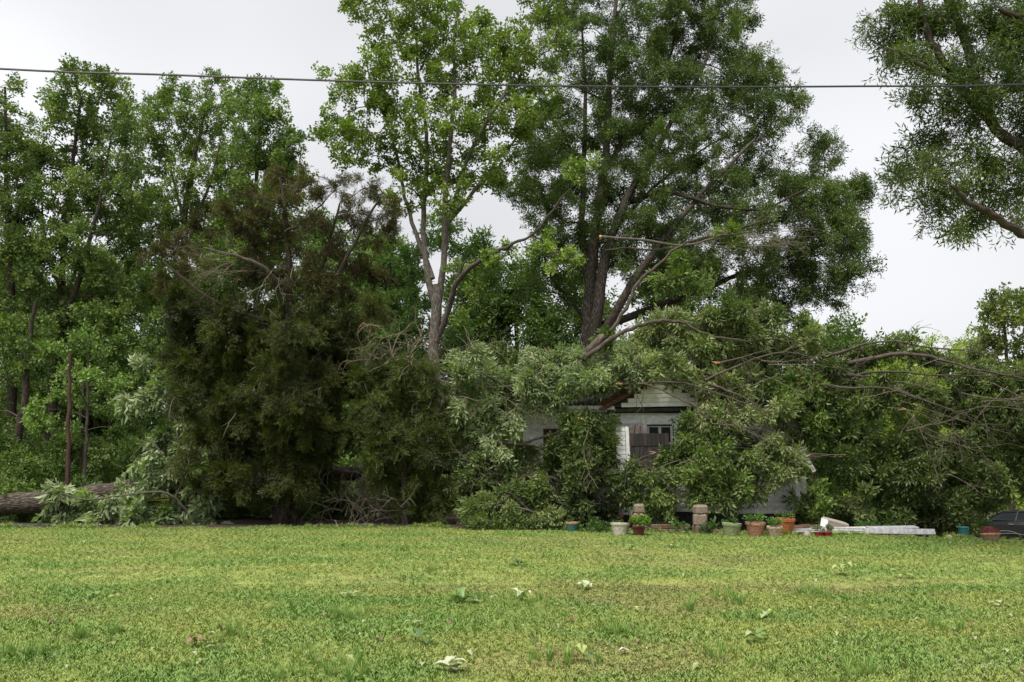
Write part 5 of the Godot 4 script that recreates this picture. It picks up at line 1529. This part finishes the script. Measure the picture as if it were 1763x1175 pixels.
	# weeds round the entry
	for q: Array in [["low weed clump growing between the teal and the off white pot", 1022, 22.4, 30], ["ragged weed clump left of the sage green pot", 1232, 21.6, 22], ["small weed clump at the foot of the taller stone pier", 1182, 21.8, 16], ["dark weed clump under the debris near the white sheet", 1495, 22.2, 26]]:
		var wd := thing("weed_clump", q[0], "weeds", on(q[1], q[2], 0.02))
		potted(wd, 0.0, 0.3, int(q[3]) * 2 / 3, Color(0.04, 0.09, 0.02), Color(0.13, 0.23, 0.06), 1.1, 0.14)


# ---------------------------------------------------------------- the car
func car() -> void:
	rng.seed = 808
	var base := on(1722, 36.0)
	base.x += 0.6
	var t := thing("parked_car", "dark sedan parked beyond the lawn at the right edge", "car", base)
	t.rotation.y = deg_to_rad(-58.0)      # nose to -x of its own axes, turned away from the camera
	var paint := plain(lin(0.08, 0.08, 0.086), 0.2)
	paint.metallic = 0.8
	paint.clearcoat_enabled = true
	paint.clearcoat = 1.0
	paint.clearcoat_roughness = 0.06
	var glass := plain(lin(0.02, 0.025, 0.028), 0.06)
	var rubber := plain(lin(0.012, 0.012, 0.012), 0.85)
	var chrome := plain(lin(0.55, 0.55, 0.56), 0.25)
	chrome.metallic = 0.9
	# lower body: stations along x (nose -2.3 .. tail 2.35): [x, half width, sill, shoulder]
	var b := Mesher.new()
	var st := [[-2.32, 0.62, 0.38, 0.62], [-2.2, 0.78, 0.28, 0.70], [-1.7, 0.87, 0.24, 0.80], [-0.9, 0.9, 0.24, 0.92], [0.0, 0.91, 0.24, 0.96], [1.2, 0.91, 0.24, 0.99], [1.9, 0.88, 0.28, 1.02], [2.25, 0.8, 0.36, 1.0], [2.36, 0.7, 0.45, 0.85]]
	var ring: Array = []
	for s: Array in st:
		var w: float = s[1]
		var lo: float = s[2]
		var hi: float = s[3]
		ring.append([Vector3(s[0], lo, -w * 0.92), Vector3(s[0], lerpf(lo, hi, 0.35), -w), Vector3(s[0], lerpf(lo, hi, 0.8), -w * 0.985), Vector3(s[0], hi, -w * 0.93), Vector3(s[0], hi + 0.03, -w * 0.5), Vector3(s[0], hi + 0.04, 0), Vector3(s[0], hi + 0.03, w * 0.5), Vector3(s[0], hi, w * 0.93), Vector3(s[0], lerpf(lo, hi, 0.8), w * 0.985), Vector3(s[0], lerpf(lo, hi, 0.35), w), Vector3(s[0], lo, w * 0.92)])
	for i in st.size() - 1:
		for j in 10:
			b.quad(ring[i][j], ring[i][j + 1], ring[i + 1][j + 1], ring[i + 1][j])
		b.quad(ring[i][10], ring[i][0], ring[i + 1][0], ring[i + 1][10])
	for e in [0, st.size() - 1]:
		for j in 10:
			if e == 0:
				b.tri(Vector3(st[e][0], 0.6, 0), ring[e][j + 1], ring[e][j])
			else:
				b.tri(Vector3(st[e][0], 0.6, 0), ring[e][j], ring[e][j + 1])
	part("body", b, paint, t)
	# cabin: roof and pillars
	var cab := Mesher.new()
	var rs := [[-0.25, 0.70, 1.36], [0.1, 0.71, 1.425], [0.6, 0.71, 1.43], [1.0, 0.69, 1.37]]
	for i in rs.size() - 1:
		for k: Array in [[-1.0, -0.6], [-0.6, 0.6], [0.6, 1.0]]:
			var q := func(r: Array, f: float) -> Vector3: return Vector3(r[0], r[2] - 0.035 * f * f, f * r[1])
			cab.quad(q.call(rs[i], k[0]), q.call(rs[i], k[1]), q.call(rs[i + 1], k[1]), q.call(rs[i + 1], k[0]))
	part("roof", cab, paint, t)
	for s: float in [-1.0, 1.0]:
		var sw := Mesher.new()
		var p := [Vector3(-1.0, 0.94, s * 0.85), Vector3(-0.22, 1.33, s * 0.70), Vector3(0.95, 1.34, s * 0.69), Vector3(1.65, 1.02, s * 0.82)]
		if s > 0.0:
			sw.quad(p[0], p[1], p[2], p[3])
		else:
			sw.quad(p[3], p[2], p[1], p[0])
		part("side_window", sw, glass, t)
		for q: Array in [[p[0], p[1], 0.05], [p[2], p[3], 0.11], [Vector3(0.32, 0.97, s * 0.868), Vector3(0.36, 1.345, s * 0.705), 0.04], [Vector3(-1.0, 0.965, s * 0.86), Vector3(1.7, 1.03, s * 0.84), 0.018], [p[1], p[2], 0.035]]:
			var pm := Mesher.new()
			pm.tube(PackedVector3Array([q[0], q[1]]), PackedFloat32Array([q[2], float(q[2]) * 0.8]), 6)
			part("pillar", pm, paint, t)
	var rw := Mesher.new()
	rw.quad(Vector3(1.0, 1.36, 0.62), Vector3(1.0, 1.375, 0.0), Vector3(1.72, 1.05, 0.0), Vector3(1.70, 1.03, 0.76))
	rw.quad(Vector3(1.70, 1.03, -0.76), Vector3(1.72, 1.05, 0.0), Vector3(1.0, 1.375, 0.0), Vector3(1.0, 1.36, -0.62))
	part("rear_window", rw, glass, t)
	var ws := Mesher.new()
	ws.quad(Vector3(-1.05, 0.97, -0.78), Vector3(-1.05, 0.97, 0.78), Vector3(-0.25, 1.35, 0.66), Vector3(-0.25, 1.35, -0.66))
	ws.quad(Vector3(-0.25, 1.35, -0.66), Vector3(-0.25, 1.35, 0.66), Vector3(-1.05, 0.97, 0.78), Vector3(-1.05, 0.97, -0.78))
	part("windshield", ws, glass, t)
	for s: float in [-1.0, 1.0]:
		slab(t, "mirror", Vector3(-0.75, 0.99, s * 0.98), Vector3(0.12, 0.13, 0.2), paint, Vector3.ZERO, 0.04)
		slab(t, "tail_light", Vector3(2.28, 0.86, s * 0.64), Vector3(0.12, 0.16, 0.26), plain(lin(0.3, 0.01, 0.01), 0.2), Vector3.ZERO, 0.03)
		slab(t, "door_handle", Vector3(0.15, 0.84, s * 0.915), Vector3(0.18, 0.03, 0.03), chrome, Vector3.ZERO, 0.01)
		slab(t, "headlight", Vector3(-2.22, 0.62, s * 0.6), Vector3(0.14, 0.13, 0.28), chrome, Vector3.ZERO, 0.04)
		for x: float in [-1.42, 1.38]:
			var w := Node3D.new()
			w.name = "wheel"
			t.add_child(w, true)
			w.position = Vector3(x, 0.32, s * 0.82)
			var ty := Mesher.new()
			var tr := Transform3D(Basis(Vector3.RIGHT, PI / 2), Vector3.ZERO)
			ty.lathe([Vector2(0.2, -0.1), Vector2(0.29, -0.11), Vector2(0.325, -0.08), Vector2(0.325, 0.08), Vector2(0.29, 0.11), Vector2(0.2, 0.1)], 26, tr)
			part("tyre", ty, rubber, w)
			var rim := Mesher.new()
			for k in 7:
				var a := TAU * k / 7.0
				rim.box(Transform3D(Basis(Vector3.BACK, a), Vector3(cos(a) * 0.11, sin(a) * 0.11, s * 0.09)), Vector3(0.2, 0.045, 0.02), 0.006)
			rim.lathe([Vector2(0.19, -0.1), Vector2(0.215, -0.1), Vector2(0.215, 0.1), Vector2(0.19, 0.1)], 26, tr)
			part("rim", rim, chrome, w)
	slab(t, "plate", Vector3(2.37, 0.68, 0), Vector3(0.02, 0.15, 0.31), plain(lin(0.6, 0.6, 0.6), 0.5), Vector3.ZERO, 0.005)
	slab(t, "bumper", Vector3(2.28, 0.5, 0), Vector3(0.2, 0.22, 1.5), paint, Vector3.ZERO, 0.07)


# ---------------------------------------------------------------- the cable
func cable() -> void:
	var p := PackedVector3Array()
	for q: Array in [[-1500, -10, 11.2], [-700, 75, 11.5], [0, 119, 12], [280, 129, 12.2], [560, 139, 12.4], [880, 147, 12.6], [1180, 150, 12.8], [1480, 149, 13.0], [1763, 145.5, 13.2], [2400, 120, 13.6], [3300, 40, 14.2]]:
		p.append(at(q[0], q[1], q[2]))
	p = smooth_path(p, 6)
	var mb := Mesher.new()
	mb.tube(p, tapered(p.size(), 0.0125, 0.0125), 8)
	var t := thing("overhead_cable", "dark overhead utility cable sagging across the sky", "cable", Vector3.ZERO)
	part("cable", mb, M.cable, t)
	# the messenger wire that the cable is lashed to
	mb = Mesher.new()
	var w := PackedVector3Array()
	for q: Vector3 in p:
		w.append(q + Vector3(0, 0.016, 0))
	mb.tube(w, tapered(w.size(), 0.004, 0.004), 5)
	part("messenger_wire", mb, plain(lin(0.05, 0.05, 0.055), 0.5), t)


# ---------------------------------------------------------------- leaves and scraps on the lawn
func lobed(mb: Mesher, p: Vector3, dir: Vector3, length: float, width: float, curl: float) -> void:
	# a lobed oak or hickory leaf: a strip whose half width swells and narrows
	var side := dir.cross(Vector3.UP).normalized()
	var n := 9
	var l: Array = []
	var r: Array = []
	var m: Array = []
	for i in n + 1:
		var f := float(i) / n
		var w := width * 0.5 * sin(PI * pow(f, 0.8)) * (1.0 if i % 3 != 2 else 0.55) + 0.003
		var h := curl * length * (sin(PI * f) * 0.5) - length * 0.02 * f
		var c := p + dir * length * f + Vector3.UP * h
		m.append(c)
		l.append(c + side * w + Vector3.UP * w * curl * 0.9)
		r.append(c - side * w + Vector3.UP * w * curl * 0.6)
	for i in n:
		mb.quad(m[i], l[i], l[i + 1], m[i + 1])
		mb.quad(r[i], m[i], m[i + 1], r[i + 1])

func lawn_litter() -> void:
	rng.seed = 909
	var pale := plain(lin(0.27, 0.34, 0.16), 0.7)
	var white := plain(lin(0.40, 0.43, 0.30), 0.7)
	var dark := plain(lin(0.055, 0.11, 0.035), 0.6)
	var mid := plain(lin(0.13, 0.22, 0.06), 0.5)
	var yellow := plain(lin(0.30, 0.36, 0.11), 0.6)
	var brown := plain(lin(0.22, 0.13, 0.08), 0.8)
	for m: StandardMaterial3D in [pale, white, dark, mid, yellow]:
		m.backlight_enabled = true
		m.backlight = Color(0.4, 0.5, 0.2)
	# [px, py, leaves, leaf length, material, second material, curl, label]
	for q: Array in [
		[790, 1158, 6, 0.17, white, pale, 0.35, "largest pale upturned leaf spray at the bottom edge of the lawn"],
		[908, 1035, 4, 0.16, pale, white, 0.7, "pale leaf cluster standing up in a green grass tuft"],
		[1020, 1017, 5, 0.19, white, pale, 0.3, "wide whitish leaf cluster lying in the middle of the lawn"],
		[800, 1040, 6, 0.2, dark, mid, 0.5, "dark glossy leaf clump left of the pale standing leaves"],
		[738, 1106, 4, 0.16, dark, mid, 0.6, "dark curled leaf clump above the largest pale spray"],
		[342, 1115, 3, 0.13, white, brown, 0.8, "curled cream leaf with a brown edge at the lower left"],
		[610, 1029, 3, 0.16, pale, mid, 0.3, "flat pale leaf pair on the left half of the lawn"],
		[986, 1138, 3, 0.13, yellow, dark, 1.0, "curled yellowish leaf on a long bent stem"],
		[1272, 1100, 5, 0.15, mid, pale, 0.3, "grey green star of leaves flat on the right half of the lawn"],
		[902, 976, 6, 0.2, dark, dark, 0.5, "dark leafy twig lying in front of the light green bough"],
		[1438, 989, 5, 0.22, yellow, pale, 0.5, "light curled leaf spray below the white sheet"],
		[1550, 994, 6, 0.16, yellow, mid, 0.25, "flattened scatter of pale green leaves at the right"],
		[172, 1029, 4, 0.17, mid, pale, 0.3, "green leaf pair at the left of the lawn"],
		[1310, 1062, 3, 0.13, pale, yellow, 0.7, "small upright curled leaf right of the lawn centre"],
		[715, 1077, 3, 0.1, pale, pale, 0.3, "small pale leaf above the dark curled clump"],
		[1098, 1056, 2, 0.1, yellow, pale, 0.4, "tiny yellow leaf near the wide whitish cluster"],
		[160, 955, 2, 0.13, white, white, 0.2, "single white leaf below the fallen trunk"],
		[1245, 985, 4, 0.15, mid, yellow, 0.2, "thin line of leaves right of the maroon pot"],
		[1160, 942, 3, 0.18, brown, pale, 0.3, "brown and pale leaf heap in front of the entry"],
		[595, 943, 4, 0.17, dark, mid, 0.4, "dark leaf tuft in front of the cedar trunk"],
		[1685, 1040, 3, 0.14, pale, pale, 0.2, "pale leaf scraps near the right edge of the lawn"],
		[1570, 972, 2, 0.13, mid, dark, 0.4, "small dark leaf below the teal bucket"],
		[210, 1030, 2, 0.12, yellow, yellow, 0.2, "pale yellow leaf right of the green leaf pair"],
		[1085, 945, 4, 0.2, mid, dark, 0.4, "green sprig on the lawn below the off white pot"],
		[1010, 940, 3, 0.16, yellow, brown, 0.2, "yellowish leaf scraps below the teal pot"],
		[60, 985, 2, 0.14, white, pale, 0.2, "white leaf scrap near the left edge of the lawn"],
	]:
		var d := EYE * FOCAL / (float(q[1]) - 808.0)
		var p := on(q[0], d, 0.085)
		var t := thing("leaf_cluster", q[7], "leaf", p, "leaves blown onto the lawn")
		var n: int = q[2]
		var sm := Mesher.new()
		var sd := Vector3(rng.randf_range(-1, 1), 0.1, rng.randf_range(-0.4, 0.4)).normalized()
		sm.tube(PackedVector3Array([sd * 0.16, sd * 0.05 + Vector3(0, 0.015, 0), Vector3.ZERO]), PackedFloat32Array([0.002, 0.003, 0.003]), 4)
		part("stem", sm, brown, t)
		var lie := rng.randf() * TAU
		for i in n:
			var a := lie + (float(i) / maxi(n - 1, 1) - 0.5) * 3.4 + rng.randf_range(-0.5, 0.5)
			var mb := Mesher.new()
			lobed(mb, sd * rng.randf_range(0.0, 0.12), Vector3(cos(a), rng.randf_range(-0.05, 0.25) * (1.0 + float(q[6])), sin(a)).normalized(), float(q[3]) * rng.randf_range(0.75, 1.1), float(q[3]) * 0.5, float(q[6]) * rng.randf_range(0.5, 1.2))
			part("leaf", mb, q[4] if rng.randf() < 0.7 else q[5], t)
	for q: Array in [[1058, 1124, 0.11, "whitish strip of bark lying low on the lawn", lin(0.55, 0.5, 0.42)], [981, 1055, 0.06, "pinkish scrap left of the tiny yellow leaf", lin(0.55, 0.4, 0.34)], [1365, 1017, 0.06, "small bright white scrap on the right half of the lawn", lin(0.75, 0.73, 0.68)], [508, 1006, 0.07, "tan scrap of bark on the left half of the lawn", lin(0.45, 0.33, 0.24)], [1140, 1093, 0.1, "brown bark flakes beside the grey green star of leaves", lin(0.22, 0.14, 0.09)], [428, 1037, 0.08, "brown dead leaf scrap left of the lawn centre", lin(0.16, 0.09, 0.06)], [850, 1031, 0.06, "pale scrap between dark clump and standing leaves", lin(0.6, 0.6, 0.45)]]:
		var d := EYE * FOCAL / (float(q[1]) - 808.0)
		var mb := Mesher.new()
		var w: float = q[2]
		for i in 2:
			lobed(mb, Vector3(0.01 * i, 0.01 * i, 0.01), Vector3(1, 0.06, 0.25 - 0.5 * i).normalized(), w * (1.0 - 0.3 * i), w * 0.35, 0.35)
		var o := part("bark_scrap", mb, plain(q[4], 0.9), self)
		o.position = on(q[0], d, 0.085)
		tag(o, q[3], "bark scrap", "scraps on the lawn")
	# white clover heads at the lower right, and crumbs too small to count
	var cl := Mesher.new()
	for k in 10:
		var a := k * 2.4
		leaf(cl, Vector3.ZERO, Vector3(cos(a), 0.4 + 0.1 * k, sin(a)).normalized(), Vector3.UP, 0.012, 0.007, 0.1, Color.WHITE)
	var xf: Array[Transform3D] = []
	var tint: Array[Color] = []
	for i in 70:
		var px := 1690.0 + gauss() * 75.0
		var py := 1150.0 + gauss() * 16.0
		if i > 52:
			px = rng.randf_range(0, 1763)
			py = rng.randf_range(960, 1160)
		var p := on(px, EYE * FOCAL / (py - 808.0), 0.11)
		xf.append(Transform3D(Basis().scaled(Vector3.ONE * rng.randf_range(0.8, 1.3)), p))
		tint.append(Color(0.62, 0.62, 0.55))
	var c := scatter(self, "clover_blossoms", cl.done(), M.grass, xf, tint)
	c.set_meta("label", "tiny white clover blossoms in the lower right of the lawn")
	xf = []
	tint = []
	var lm := Mesher.new()
	lobed(lm, Vector3.ZERO, Vector3(1, 0.1, 0), 0.09, 0.045, 0.35)
	for i in 800:
		var px := rng.randf_range(-40, 1800)
		var py := 912.0 + pow(rng.randf(), 1.6) * 240.0
		var d := EYE * FOCAL / (py - 808.0)
		var p := on(px, d, 0.085)
		if d > lawn_edge(p.x):
			continue
		xf.append(Transform3D(Basis(Vector3.UP, rng.randf() * TAU).scaled(Vector3(1, rng.randf_range(0.5, 2.0), 1) * rng.randf_range(0.3, 1.1)), p + Vector3(0, -0.02, 0)))
		tint.append([Color(0.3, 0.34, 0.14), Color(0.09, 0.16, 0.04), Color(0.45, 0.45, 0.3), Color(0.24, 0.15, 0.08), Color(0.2, 0.28, 0.08)][rng.randi() % 5])
	c = scatter(self, "leaf_litter", lm.done(), M.leaf, xf, tint)
	c.set_meta("label", "small loose leaves strewn over the lawn")
	xf = []
	tint = []
	var tw := Mesher.new()
	fork(tw, Vector3.ZERO, Vector3(1, 0.04, 0.1), 0.28, 0.004, 1, 0.4)
	for i in 130:
		var p := on(rng.randf_range(-20, 1790), EYE * FOCAL / (915.0 + pow(rng.randf(), 1.5) * 245.0 - 808.0), 0.085)
		xf.append(Transform3D(Basis(Vector3.UP, rng.randf() * TAU).scaled(Vector3(1, 0.3, 1) * rng.randf_range(0.5, 1.2)), p))
		tint.append(Color.WHITE)
	c = scatter(self, "twig_litter", tw.done(), M.twig, xf, tint)
	c.set_meta("label", "small bare twigs blown onto the lawn")
